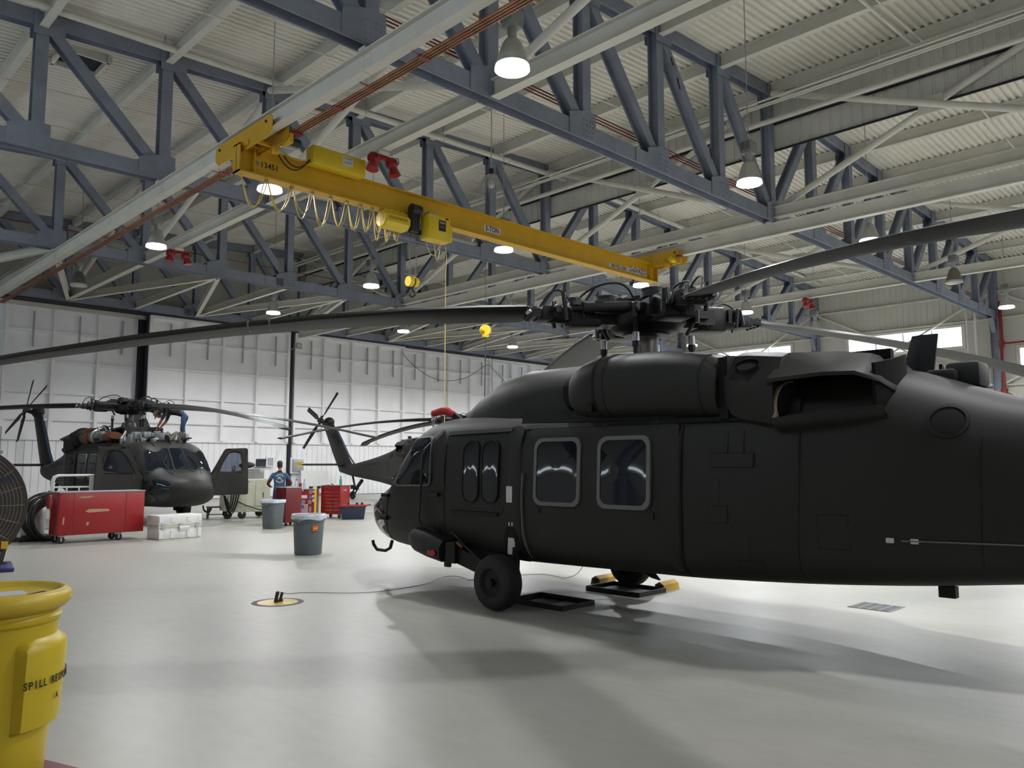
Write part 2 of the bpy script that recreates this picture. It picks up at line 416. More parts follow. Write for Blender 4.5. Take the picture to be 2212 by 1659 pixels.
# ---- roof trusses
def make_truss():
    root = empty('roof_truss'); root['kind'] = 'structure'; root['label'] = 'blue-grey steel roof truss of bolted wide-flange members'
    cz = ZB + .17
    U = (0, 1, 0)
    for s in (-1, 1):
        a, b = (XL, RX) if s < 0 else (RX, XR)
        MB().ibeam((a, 0, zt(a) - .18), (b, 0, zt(b) - .18), .30, .34, .03, .02, U).build('top_chord', 'steel_blue', root)
        # near and far halves of the chord meet in a bolted splice
        MB().ibeam((a, 0, cz), (b, 0, cz), .32, .36, .03, .02, U).build('bottom_chord', 'steel_blue', root)
    for i, x in enumerate(NODES):
        if 0 < i < 16 or True:
            MB().ibeam((x, 0, cz + .05), (x, 0, zt(x) - .2), .29, .27, .025, .018, U).build('vertical', 'steel_blue', root)
        if i < 8:
            MB().ibeam((x + .1, 0, zt(x) - .28), (NODES[i + 1] - .18, 0, cz + .2), .27, .26, .025, .018, U).build('diagonal', 'steel_blue', root)
        elif i > 8:
            MB().ibeam((x - .1, 0, zt(x) - .28), (NODES[i - 1] + .18, 0, cz + .2), .27, .26, .025, .018, U).build('diagonal', 'steel_blue', root)
        for sy in (-1, 1):
            y = sy * .168; t = .014 * sy
            sg = -1 if i <= 8 else 1
            # lower gusset: a plate with one cut corner
            gl, gr = (.62, .26) if sg < 0 else (.26, .62)
            if i == 8: gl = gr = .45
            pts = [(x - gl, y, cz - .17), (x + gr, y, cz - .17), (x + gr, y, cz + .46), (x + (-.02 if sg < 0 else -gl + .28) , y, cz + .50), (x - gl, y, cz + .30)]
            if sg > 0: pts = [(x - gl, y, cz - .17), (x + gr, y, cz - .17), (x + gr, y, cz + .30), (x + .02, y, cz + .50), (x - gl, y, cz + .46)]
            MB().prism(pts, (0, t, 0)).build('gusset_plate', 'steel_blue', root)
            gl2, gr2 = (.2, .48) if sg < 0 else (.48, .2)
            zz = zt(x)
            MB().prism([(x - gl2, y, zz - .02), (x + gr2, y, zz - .02), (x + gr2 * .95, y, zz - .5), (x - gl2, y, zz - .58)], (0, t, 0)).build('gusset_plate', 'steel_blue', root)
        bm_ = MB()
        for sy in (-1, 1):
            for bx in (-.16, -.06, .06, .16):
                for bz in (-.1, .02, .14, .26):
                    bm_.cyl((x + bx, sy * .18, cz + bz), (x + bx, sy * .2, cz + bz), .018, n=6)
        o = bm_.build('bolts', 'steel_blue', root); o['kind'] = 'stuff'
    for sp in (-2, 2):
        x = RX + sp * PANEL + sp * .35
        for sy in (-1, 1):
            MB().box((x, sy * .172, cz), (.8, .02, .33)).build('splice_plate', 'steel_blue', root)
    return root
tr0 = make_truss(); tr0.location = (0, TY[1], 0)
for y in (TY[0],) + tuple(TY[2:]):
    c = copy_tree(tr0); c.location = (0, y, 0)
    if y == TY[2]:
        for (x, z, w_, h_) in ((16.55, 11.98, .10, .22), (16.83, 11.48, .12, .30), (18.3, 10.05, .11, .32)):
            MB().prism([(x + w_ * a, -.138, z + h_ * b) for a, b in ((-.5, .5), (.1, .45), (.3, .1), (.7, -.15), (.75, -.5), (.2, -.42), (-.1, -.1), (-.4, .05))], (0, -.003, 0)).build('rust_patch', 'rust', c)

# ---- longitudinal struts, cross braces and wind girder at truss level
st = empty('strut_frame'); st['kind'] = 'structure'; st['label'] = 'cream steel struts and cross braces tying the trusses'
for x in (RX - 4 * PANEL, RX, RX + 4 * PANEL):
    for a, b in zip(TY[:-1], TY[1:]):
        z0 = ZB + .19
        if x == RX: MB().ibeam((x, a + .18, z0 + .07), (x, b - .18, z0 + .07), .34, .22).build('strut', 'steel_cream', st)
        else: MB().ibeam((x, a + .18, z0), (x, b - .18, z0), .36, .22).build('strut', 'steel_cream', st)
        zh = zt(x) - .35; zl = ZB + .42
        MB().cyl((x - .1, a + .25, zl), (x - .1, b - .25, zh), .095, n=12).build('brace', 'steel_cream', st, 40)
        MB().cyl((x + .1, a + .25, zh), (x + .1, b - .25, zl), .095, n=12).build('brace', 'steel_cream', st, 40)
        MB().box((x, (a + b) / 2, (zh + zl) / 2), (.03, .6, .45)).build('brace_plate', 'steel_cream', st)
# horizontal wind girder in the bay by the doors
for i in range(1, 16):
    x = NODES[i]; z = ZB + .14
    if x not in (RX - 4 * PANEL, RX, RX + 4 * PANEL):
        MB().ibeam((x, TY[4] + .18, z), (x, TY[5] - .18, z), .28, .16).build('wind_strut', 'steel_cream', st)
    if i % 2 == 0:
        for j in (i - 1, i + 1):
            MB().ibeam((NODES[j], TY[4] + .2, z - .02), (x, TY[5] - .2, z - .02), .28, .16).build('wind_diagonal', 'steel_cream', st)
# struts sit one panel off in the bays nearer the viewer too
# ---- crane runway beams hung under the trusses
RUN = (RX - 5 * PANEL, RX)
rw = empty('runway_frame'); rw['kind'] = 'structure'; rw['label'] = 'cream crane runway beam hung under the trusses'
for x in RUN:
    z = ZB - .235
    for k, (a, b) in enumerate(zip(TY[:-1], TY[1:])):
        MB().ibeam((x, a, z), (x, b - .012, z), .39, .2, .026, .018).build('runway_beam', 'steel_cream', rw)
    for y in TY[1:]:
        MB().box((x - .012, y, z), (.012, .26, .3)).build('splice_plate', 'steel_cream', rw)
        bo = MB()
        for yy_ in (-.09, -.04, .04, .09):
            for zz_ in (-.13, -.045, .045, .13): bo.cyl((x - .018, y + yy_, z + zz_), (x - .03, y + yy_, z + zz_), .011, n=6)
        o = bo.build('bolts', 'steel_cream', rw); o['kind'] = 'stuff'
        MB().box((x, y, ZB - .02), (.24, .2, .05)).build('hanger_clamp', 'steel_cream', rw)
# copper conductor bars beside the left runway
x0 = RUN[0]
cb = thing('conductor_rail', 'copper-coloured crane conductor bars along the runway beam', 'conductor rail')
for k in range(4):
    MB().box((x0 + .24 + .06 * k, (TY[0] + TY[5]) / 2, ZB - .47), (.022, TY[5] - TY[0] - .3, .03)).build('conductor_bar', 'copper', cb)
y = TY[0] + .6
while y < TY[5] - .3:
    MB().box((x0 + .27, y, ZB - .447), (.38, .035, .012)).build('hanger', 'copper', cb)
    y += 1.5
for y in (12.6, 10.0, 17.4, 24.3):
    MB().box((x0 + .33, y, ZB - .472), (.22, .11, .036)).build('joint_cover', 'red_pipe', cb)

# ---- draft curtain hanging along the ridge
dc = MB(); pr = []
y = TY[0]
while y < TY[5]:
    pr += [(y, 0), (y + .20, 0), (y + .215, .022), (y + .275, .022), (y + .29, 0)]; y += .305
n = len(pr); xx = RX + .2
dc.add([(xx + o, y, z) for z in (11.12, zt(RX) - .02) for y, o in pr], [(k, k + 1, n + k + 1, n + k) for k in range(n - 1)])
dcur = struct('draft_curtain', dc, 'siding', label='grey ribbed draft curtain hanging along the roof ridge')
for z in (11.12, 11.95):
    MB().box((xx - .03, (TY[0] + TY[5]) / 2, z), (.06, TY[5] - TY[0], .05)).build('edge_angle', 'dark_gap', dcur)

# ---- side walls, back wall
# right wall with clerestory windows
WINS = [(12.72, 18.5, 7.74, 8.74), (21.95, 27.75, 7.74, 8.74), (31.1, 36.9, 7.74, 8.74), (4.4, 10.2, 6.05, 7.38), (-4.8, 1.0, 7.74, 8.74)]
wr = struct('wall_right', rect_with(MB(), 0, XR + .32, YB - .4, YD + 2, 0, 13, WINS, .16), 'wall_panel', label='pale ribbed metal side wall with clerestory windows')
rb = MB(); y = YB
while y < YD:
    for (a, b) in ((0, 5.9), (8.9, 11.9)):
        rb.box((XR + .23, y, (a + b) / 2), (.035, .05, b - a))
    y += .305
o = rb.build('siding_rib', 'wall_panel', wr); o['kind'] = 'stuff'
for z in (2.6, 5.6, 8.95, 10.3):
    MB().box((XR + .14, (YB + YD) / 2, z), (.2, YD - YB, .07)).build('girt', 'steel_cream', wr)
WINL = [(-4.8, 1.0, 7.74, 8.74), (3.6, 9.4, 7.74, 8.74), (12.72, 18.5, 7.74, 8.74), (21.95, 27.75, 7.74, 8.74), (31.1, 36.9, 7.74, 8.74), (5.5, 11.5, 2.28, 2.46), (12.2, 18.2, 2.28, 2.46), (18.9, 24.9, 2.28, 2.46)]
for k, (a, b, z0, z1, side) in enumerate([(*w_, 1) for w_ in WINS] + [(*w_, -1) for w_ in WINL]):
    w = empty(f'window_{k+1}'); w['kind'] = 'structure'; w['label'] = 'bright clerestory window band with thin mullions'
    fr = MB(); x = XR + .26 if side > 0 else XL - .14
    fr.box((x, (a + b) / 2, z1 + .06), (.2, b - a + .3, .14)).box((x, (a + b) / 2, z0 - .06), (.2, b - a + .3, .14))
    fr.box((x, a - .07, (z0 + z1) / 2), (.2, .16, z1 - z0)).box((x, b + .07, (z0 + z1) / 2), (.2, .16, z1 - z0))
    fr.build('window_frame', 'steel_cream', w)
    for j in range(1, 4):
        yj = a + (b - a) * j / 4
        MB().box((x + side * .03, yj, (z0 + z1) / 2), (.06, .05, z1 - z0)).build('mullion', 'metal_grey', w)
    for j in range(4):
        MB().box((x + side * .04, a + (b - a) * (j + .5) / 4, (z0 + z1) / 2), (.012, (b - a) / 4 - .05, z1 - z0)).build('pane', 'window_glass', w)
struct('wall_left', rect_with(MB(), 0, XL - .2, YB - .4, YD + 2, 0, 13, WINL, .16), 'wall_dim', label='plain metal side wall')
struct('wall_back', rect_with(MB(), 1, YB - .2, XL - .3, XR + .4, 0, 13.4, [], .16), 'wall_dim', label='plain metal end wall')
struct('wall_gable', rect_with(MB(), 1, YD + .5, XL - .3, XR + .4, 8.7, 13.4, [], .12), 'siding', label='grey gable siding above the hangar doors')
# columns along the right wall, and wind X braces between them
cl = empty('column_frame'); cl['kind'] = 'structure'; cl['label'] = 'blue-grey steel columns carrying the truss ends'
for y in TY:
    MB().ibeam((XR - .02, y, 0), (XR - .02, y, zt(XR) - .1), .36, .36, .03, .02, (0, 1, 0)).build('column', 'steel_blue', cl)
    MB().prism([(XR - .2, y - .1, ZB), (XR - .62, y - .1, ZB), (XR - .2, y - .1, ZB - .7)], (0, .2, 0)).build('knee_bracket', 'steel_blue', cl)
    MB().ibeam((XL + .02, y, 0), (XL + .02, y, zt(XL) - .1), .36, .36, .03, .02, (0, 1, 0)).build('column', 'steel_blue', cl)
for a, b in zip(TY[1:-1], TY[2:]):
    for sgn in (0, 1):
        MB().bar((XR - .02 + sgn * .06, a + .2, 5.6 if sgn else 10.2), (XR - .02 + sgn * .06, b - .2, 10.2 if sgn else 5.6), .09, .09).build('wall_brace', 'steel_cream', cl)
        MB().bar((XR - .02 + sgn * .06, a + .2, .4 if sgn else 5.4), (XR - .02 + sgn * .06, b - .2, 5.4 if sgn else .4), .09, .09).build('wall_brace', 'steel_cream', cl)

# ---- sliding hangar doors: six leaves of studs, girts and sheeting, each a little off its neighbour's track
LEAF = (XR - XL) / 6
for k in range(6):
    a = XL + k * LEAF + .04; b = a + LEAF - .08
    if k == 3: a += .1
    if k == 2: b -= .1
    yk = YD + (.85 if k < 2 else .0 if k < 4 else .4)
    w = empty(f'door_{k+1}'); w['kind'] = 'structure'; w['label'] = 'white sliding hangar door leaf with studs, girts and ribbed kick panel'
    nv = 4; top = 8.86
    for i in range(nv):
        c0, c1 = a + (b - a) * i / nv, a + (b - a) * (i + 1) / nv
        MB().box(((c0 + c1) / 2, yk + .1, (2.83 + top) / 2), (c1 - c0 - .012, .05, top - 2.83)).build('panel', 'door_panel', w)
    for i in range(nv + 1):
        x = a + (b - a) * i / nv; x = min(max(x, a + .07), b - .07)
        MB().box((x, yk - .02, (2.83 + top) / 2), (.14, .2, top - 2.83)).build('stud', 'door_steel', w)
        if i < nv:
            c1 = a + (b - a) * (i + 1) / nv
            for z in (3.72, 4.93, 6.33, 7.68):
                MB().box(((x + c1) / 2, yk + .01, z), (c1 - x - .16, .14, .09)).build('girt', 'door_steel', w)
    MB().box(((a + b) / 2, yk - .03, top - .05), (b - a, .22, .12)).build('top_rail', 'door_steel', w)
    MB().box(((a + b) / 2, yk - .05, 2.83), (b - a, .14, .07)).build('sill_cap', 'door_steel', w)
    MB().box(((a + b) / 2, yk + .06, 1.42), (b - a, .1, 2.80)).build('kick_backing', 'door_panel', w)
    m = int((b - a) / .305)
    for i in range(m):
        x = a + (i + .5) * (b - a) / m
        MB().box((x, yk - .0, 1.41), ((b - a) / m - .045, .045, 2.76)).build('kick_panel', 'door_panel', w)
    for i in range(nv):
        x = a + (b - a) * (i + .55) / nv
        MB().box((x, yk - .06, 7.75), (.07, .07, 1.6)).build('guide_post', 'galv', w)
    if k in (1, 2):
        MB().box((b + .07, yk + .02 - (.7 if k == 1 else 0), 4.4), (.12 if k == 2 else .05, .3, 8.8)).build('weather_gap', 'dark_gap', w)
MB_ = MB().box((RX, YD + .35, 8.98), (XR - XL, 1.7, .2))
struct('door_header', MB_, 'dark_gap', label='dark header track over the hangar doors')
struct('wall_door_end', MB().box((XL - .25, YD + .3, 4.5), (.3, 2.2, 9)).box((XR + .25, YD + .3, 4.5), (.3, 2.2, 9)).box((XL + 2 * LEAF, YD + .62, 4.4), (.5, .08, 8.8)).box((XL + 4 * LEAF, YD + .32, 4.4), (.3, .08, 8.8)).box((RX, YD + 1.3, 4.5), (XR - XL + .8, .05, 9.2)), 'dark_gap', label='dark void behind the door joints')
struct('door_track', MB().box((RX, YD + .1, .02), (XR - XL, .9, .03)), 'metal_grey', label='floor track of the hangar doors')

# ---- pipes and conduits
p = thing('sprinkler_main', 'long cream sprinkler pipe hung beside the truss top chord', 'pipe')
pts = [(XL + 1, 19.5, 11.86), (RX, 19.5, 12.44), (XR - 1, 19.5, 11.9)]
MB().tube(pts, .085, 12).build('pipe', 'steel_cream', p, 40)
for x in [4, 7.1, 10, 13, 16, 19, 24, 28, 32, 36, 40]:
    z = 11.86 + (12.44 - 11.86) * (1 - abs(x - RX) / (RX - XL))
    MB().cyl((x, 19.5, z), (x, 19.5, zt(x)), .012, n=6).build('hanger_rod', 'metal_grey', p)
    MB().tube([(x, 19.5 + .1 * cos(a * pi / 6), z + .1 * sin(a * pi / 6)) for a in range(12)], .014, 6, closed=True).build('clamp', 'steel_cream', p)
p = thing('ridge_pipe', 'cream sprinkler pipe running beside the draft curtain', 'pipe')
MB().tube([(RX - .35, TY[0], 11.85), (RX - .35, TY[5], 11.85)], .075, 12).build('pipe', 'steel_cream', p, 40)
for y in [TY[0] + 1 + 2.3 * k for k in range(19)]:
    MB().cyl((RX - .35, y, 11.85), (RX - .35, y, zt(RX)), .014, n=6).build('hanger_rod', 'steel_cream', p)
for k, dx in enumerate((-.8, -1.15)):
    t = thing('cable_conduit', ['thin cream conduit pair hung below the ridge purlin', 'thin cream conduit beside the ridge purlin'][k], 'conduit')
    MB().tube([(RX + dx, TY[0], 12.14), (RX + dx, TY[5], 12.14)], .03, 8).build('pipe', 'steel_cream', t, 40)
    if k == 0: MB().tube([(RX + dx - .12, TY[0], 12.14), (RX + dx - .12, TY[5], 12.14)], .03, 8).build('pipe', 'steel_cream', t, 40)
# branch lines running up the slope, thin
for i, y in enumerate((6.6, 14.3, 17.0, 23.4, 26.0, 32.4, 35.6)):
    for s in (-1, 1):
        a, b = (XL + .5, RX - .4) if s < 0 else (RX + .4, XR - .5)
        t = tag(MB().tube([(a, y, zt(a) - .5), (b, y, zt(b) - .5)], .024, 8).build('branch_pipe', 'steel_cream', None, 40), None, 'pipe', 'thin sprinkler branch pipes under the deck')
        t['label'] = 'thin cream sprinkler branch pipe under the roof deck'
    if y == 6.6:
        for dy in (.25,):
            t = tag(MB().tube([(RX - 12, y + dy, zt(RX - 12) - .5), (RX - .4, y + dy, zt(RX) - .5)], .045, 10).build('feed_pipe', 'steel_cream', None, 40), 'cream feed pipe beside a thin branch under the deck', 'pipe')
# red conduits along the trusses
for i, (y, n_, lb) in enumerate(((TY[2], 3, 'triple dark red conduit run along the truss over the olive helicopter'), (TY[4], 1, 'single dark red conduit along the truss next to the wind girder'))):
    t = thing('detector_conduit', lb, 'conduit', group='red conduits along the trusses')
    for k in range(n_):
        MB().tube([(XL + .4, y + .30, 9.72 + .075 * k), (XR - .2, y + .30, 9.72 + .075 * k)], .017, 6).build('pipe', 'red_pipe', t, 40)
# red fire riser at the right wall
t = thing('fire_riser', 'red fire riser pipe by the blue-grey wall column', 'pipe')
MB().tube([(XR - .35, TY[2] - .35, .1), (XR - .35, TY[2] - .35, 9.7)], .085, 12).build('pipe', 'red_pipe', t, 40)
MB().tube([(XR - .35, TY[2] - .35, .1), (XR - .35, TY[2] - .35, 5.4)], .16, 12).build('lower_pipe', 'red_pipe', t, 40)
MB().tube([(XR - .35, TY[2] - .35, 7.6), (XR - .35, 3.0, 7.6)], .05, 10).build('branch', 'red_pipe', t, 40)
MB().cyl((XR - .35, TY[2] - .35, 7.4), (XR - .35, TY[2] - .35, 7.75), .13, n=12).build('coupling', 'red_pipe', t, 40)
for k, (yy_, r_) in enumerate(((12.35, .05), (11.95, .07))):
    for q in range(1):
        tag(MB().tube([(XR - .25, yy_ , .2), (XR - .25, yy_, 11.6)], r_, 10).build('wall_conduit', 'steel_cream', None, 40), ['thin cream conduit climbing the wall beside the clerestory window', 'thicker cream conduit climbing the wall beside the column'][k], 'conduit')
# grey wall cabinet and soffit
MBx = thing('wall_cabinet', 'grey steel cabinet against the window wall beside the red riser', 'cabinet', (XR - .35, 12.4, 0))
MB().box((0, 0, 2.9), (.5, 1.3, 5.7)).build('body', 'galv', MBx); MB().box((-.26, 0, 3.0), (.02, 1.1, 5.2)).build('door', 'metal_grey', MBx)

# ---- high-bay lamps
def make_lamp():
    r = empty('high_bay_lamp')
    MB().cyl((0, 0, 0), (0, 0, 1), .013, n=8).build('stem', 'galv', r, loc=(0, 0, 1.0))
    bx = MB().bbox((0, 0, .86), (.27, .27, .30), .03).build('ballast_box', 'lamp_box', r, 40)
    fn = MB()
    for k in range(7): fn.box((0, -.12 + .04 * k, .9), (.31, .012, .2))
    fn.build('cooling_fin', 'lamp_box', bx)['kind'] = 'stuff'
    MB().cyl((0, 0, .52), (0, 0, .72), .07, .09, n=14).build('neck', 'galv', r, 40)
    MB().lathe([(.07, .54), (.11, .52), (.16, .45), (.2, .34), (.24, .2), (.277, .07), (.27, .07), (.23, .2), (.19, .34), (.15, .44), (.1, .505), (.0, .52)], n=32).build('reflector', 'reflector', r, 50)
    return r
lampA = make_lamp()
lit_mesh = MB().lathe([(0, -.02), (.15, -.015), (.27, -.005), (.29, .0), (.277, .07), (0, .075)], n=28).mesh('diffuser', 50)
off_mesh = lit_mesh.copy()
LX = (8.8, 16.5, 23.45, 31.0, 37.65); LY = (-6.0, 1.55, 8.95, 17.15, 24.15, 31.5)
NM = {8.8: 'second', 16.5: 'third', 23.45: 'fourth', 31.0: 'fifth', 37.65: 'sixth'}
spot_d = bpy.data.lights.new('lamp_light', 'SPOT'); spot_d.energy = LAMP_W; spot_d.color = LAMP_COL
spot_d.spot_size = rad(164); spot_d.spot_blend = 0.3; spot_d.shadow_soft_size = 0.2
for ix, x in enumerate(LX):
    for iy, y in enumerate(LY):
        last = ix == len(LX) - 1 and iy == len(LY) - 1
        r = lampA if last else copy_tree(lampA)
        r.location = (x, y, 8.2)
        off = (ix, iy) in ((0, 5), (3, 2))
        for ch in r.children:
            if ch.name.startswith('stem'): ch.scale = (1, 1, zt(x) - 8.2 - 1.0 - .03)
            if off and ch.name.startswith('reflector'):
                ch.data = ch.data.copy(); ch.data.materials.clear(); ch.data.materials.append(MATS['reflector_dark'])
        link('diffuser', off_mesh if off else lit_mesh, 'lamp_off' if off else 'lamp_lit', r)
        if off:
            tag(r, ['unlit bell-shaped high-bay lamp above the wind girder by the doors', 'unlit high-bay lamp beneath the truss nearest the wall riser'][0 if iy == 5 else 1], 'lamp', 'high-bay lamps under the trusses')
        else:
            tag(r, 'lit bell-shaped high-bay lamp hanging under the roof trusses', 'lamp', 'high-bay lamps under the trusses')
            lo = bpy.data.objects.new('lamp_light', spot_d); COL.objects.link(lo); lo.parent = r; lo.location = (0, 0, -.06)
# one bare lamp with a clear ribbed reflector, unlit, hung higher
r = thing('ribbed_lamp', 'unlit lamp with a clear ribbed reflector hung above the yellow crane girder', 'lamp', (14.95, 16.05, 9.55))
MB().cyl((0, 0, .5), (0, 0, 3.2), .013, n=8).build('stem', 'galv', r)
MB().cyl((0, 0, .36), (0, 0, .52), .07, n=12).build('socket', 'black', r, 40)
rib = MB()
for k in range(24):
    a = 2 * pi * k / 24
    rib.tube([(.05 * cos(a), .05 * sin(a), .36), (.17 * cos(a), .17 * sin(a), .30), (.27 * cos(a), .27 * sin(a), .12), (.32 * cos(a), .32 * sin(a), -.06)], .011, 5)
rib.build('ribbed_reflector', 'reflector', r, 50)['kind'] = 'stuff'
MB().sphere((0, 0, .1), .11, 12, 8, (1, 1, 1.3)).build('bulb', 'lamp_off', r, 50)

# ---- red twin-horn flame detectors on the struts
def flame_det(loc, label):
    r = thing('flame_detector', label, 'detector', loc, 0, 'red twin-horn flame detectors')
    MB().box((0, 0, .0), (.3, .12, .1)).build('mount', 'steel_cream', r)
    MB().bbox((0, 0, -.10), (.30, .12, .12), .02).build('body', 'red_paint', r, 40)
    for s in (-1, 1):
        h = MB().sphere((s * .25, 0, -.17), .155, 14, 9, (1, .85, .95)).build('head', 'red_paint', r, 50)
        MB().cyl((s * .27, -.02, -.24), (s * .31, -.04, -.46), .075, .15, n=16).build('horn', 'red_paint', r, 40)
        MB().cyl((s * .26, -.11, -.14), (s * .26, -.13, -.14), .035, n=10).build('lens', 'black', r, 40)
    MB().tube([(.33, 0, -.03), (.43, 0, .0), (.45, 0, -.1), (.4, 0, -.18)], .012, 6).build('cord', 'black', r)
    return r
flame_det((10.31, 14.72, 8.84), 'red twin-horn flame detector hanging beside the yellow crane control box')
flame_det((10.31, 26.3, 8.84), 'red twin-horn flame detector hanging between two trusses near the hangar doors')
flame_det((33.18, 15.4, 8.95), 'red twin-horn flame detector hanging from the strut by the window wall')
# ================================================================== HELICOPTERS
mat('heli_glass_dark', (0.010, 0.013, 0.019), 0.04, 0, 0.0, spec=0.6)
mat('rubber_grey', (0.16, 0.16, 0.155), 0.5, 0, 0.1, 8)
mat('soot_shade', (0.004, 0.004, 0.004), 0.9, 0, 0)  # near-black for exhaust soot and for shade painted into cavities and openings
mat('nose_floor_light', (0.45, 0.46, 0.45), 0.12, 0, 0.25, 3, coat=0.5)  # opaque pale colour paints the floor light showing in the chin window
# hull stations: y, half width, bottom, top, squareness, roof taper
ST = [(5.03, .05, 1.00, 1.10, 2.0, .1), (4.97, .30, .84, 1.24, 2.1, .1), (4.84, .50, .72, 1.33, 2.3, .12), (4.60, .70, .61, 1.41, 2.5, .14),
      (4.25, .88, .54, 1.50, 2.9, .12), (3.95, .97, .51, 1.62, 3.3, .10), (3.65, 1.05, .50, 1.95, 3.7, .12), (3.35, 1.10, .50, 2.24, 4.1, .14),
      (3.08, 1.13, .50, 2.37, 4.6, .13), (2.7, 1.155, .50, 2.43, 5.0, .12), (2.2, 1.17, .51, 2.43, 5.5, .10), (1.2, 1.18, .52, 2.41, 6.0, .09),
      (0, 1.18, .54, 2.37, 6.5, .08), (-1.3, 1.18, .56, 2.37, 6.5, .08), (-1.9, 1.17, .58, 2.42, 6.0, .10), (-2.5, 1.11, .60, 2.60, 5.2, .16),
      (-3.1, .98, .63, 2.70, 4.6, .22), (-4.2, .74, .74, 2.37, 4.2, .2), (-5.2, .55, .87, 2.14, 3.6, .14), (-6.5, .42, 1.02, 1.90, 3.2, .1),
      (-7.7, .33, 1.16, 1.74, 3.0, .08), (-8.3, .24, 1.26, 1.74, 2.8, .05), (-8.75, .10, 1.34, 1.70, 2.4, 0)]
ST = ST[::-1]
def _pchip(xs, ys):
    n = len(xs); h = [xs[i + 1] - xs[i] for i in range(n - 1)]; d = [(ys[i + 1] - ys[i]) / h[i] for i in range(n - 1)]
    m = [d[0]] + [0 if d[i - 1] * d[i] <= 0 else 2 * d[i - 1] * d[i] / (d[i - 1] + d[i]) for i in range(1, n - 1)] + [d[-1]]
    def f(x):
        x = min(max(x, xs[0]), xs[-1]); i = 0
        while i < n - 2 and x > xs[i + 1]: i += 1
        t = (x - xs[i]) / h[i]; t2, t3 = t * t, t * t * t
        return ys[i] * (2 * t3 - 3 * t2 + 1) + h[i] * m[i] * (t3 - 2 * t2 + t) + ys[i + 1] * (3 * t2 - 2 * t3) + h[i] * m[i + 1] * (t3 - t2)
    return f
_F = [_pchip([s[0] for s in ST], [s[k] for s in ST]) for k in range(1, 6)]
def hull_at(y): return [f(y) for f in _F]
def _taper(z, zb, zt_, tp):
    zm = zb + .55 * (zt_ - zb)
    return 1 - tp * (max(0, z - zm) / max(1e-4, zt_ - zm)) ** 2
def hull_in(x, y, z):
    if y > ST[-1][0] or y < ST[0][0]: return False
    w, zb, zt_, n, tp = hull_at(y); zc = (zb + zt_) / 2; h = (zt_ - zb) / 2
    if abs(z - zc) >= h: return False
    return (abs(x) / (w * _taper(z, zb, zt_, tp))) ** n + (abs(z - zc) / h) ** n <= 1
def hull_ring(y, N=40, grow=0.0):
    w, zb, zt_, n, tp = hull_at(y); zc = (zb + zt_) / 2; h = (zt_ - zb) / 2 + grow; out = []
    for k in range(N):
        a = 2 * pi * k / N
        c, s_ = cos(a), sin(a)
        z = zc + h * math.copysign(abs(s_) ** (2 / n), s_)
        x = (w + grow) * _taper(z, zb, zt_, tp) * math.copysign(abs(c) ** (2 / n), c)
        out.append(V((x, y, z)))
    return out
def cast(p, d, far=4.0):
    """first point of the hull from p along d"""
    p = V(p); d = V(d).normalized(); t = 0.0; st_ = .05
    while t < far and not hull_in(*(p + d * t)): t += st_
    lo, hi = t - st_, t
    for _ in range(14):
        m = (lo + hi) / 2
        if hull_in(*(p + d * m)): hi = m
        else: lo = m
    return p + d * hi
PL = {'L': (lambda u, v: V((-2.2, u, v)), V((1, 0, 0))), 'R': (lambda u, v: V((2.2, u, v)), V((-1, 0, 0))),
      'F': (lambda u, v: V((u, 6.2, v)), V((0, -1, 0))), 'W': (lambda u, v: V((u, 5.6, v)) , V((0, -1, 0)))}
def rrect(u0, u1, v0, v1, r, k=5):
    pts = []
    for cx, cy, a0 in ((u1 - r, v1 - r, 0), (u0 + r, v1 - r, 90), (u0 + r, v0 + r, 180), (u1 - r, v0 + r, 270)):
        for i in range(k + 1):
            a = rad(a0 + 90 * i / k); pts.append((cx + r * cos(a), cy + r * sin(a)))
    return pts
def rpoly(pts, r, k=4):
    """round the corners of a polygon"""
    out = []; n = len(pts)
    for i in range(n):
        p, a, b = V(pts[i]).to_2d() if len(pts[i]) > 2 else V((*pts[i], 0)).to_2d(), V((*pts[i - 1], 0)).to_2d(), V((*pts[(i + 1) % n], 0)).to_2d()
        da, db = (a - p), (b - p); q = min(r, da.length * .45, db.length * .45)
        s0, s1 = p + da.normalized() * q, p + db.normalized() * q
        for j in range(k + 1):
            t = j / k; w = s0 * (1 - t) ** 2 + p * 2 * t * (1 - t) + s1 * t * t
            out.append((w.x, w.y))
    return out
def inset(pts, d):
    n = len(pts); cx = sum(p[0] for p in pts) / n; cy = sum(p[1] for p in pts) / n
    wx = max(p[0] for p in pts) - min(p[0] for p in pts); wy = max(p[1] for p in pts) - min(p[1] for p in pts)
    return [(cx + (p[0] - cx) * (1 - 2 * d / wx), cy + (p[1] - cy) * (1 - 2 * d / wy)) for p in pts]
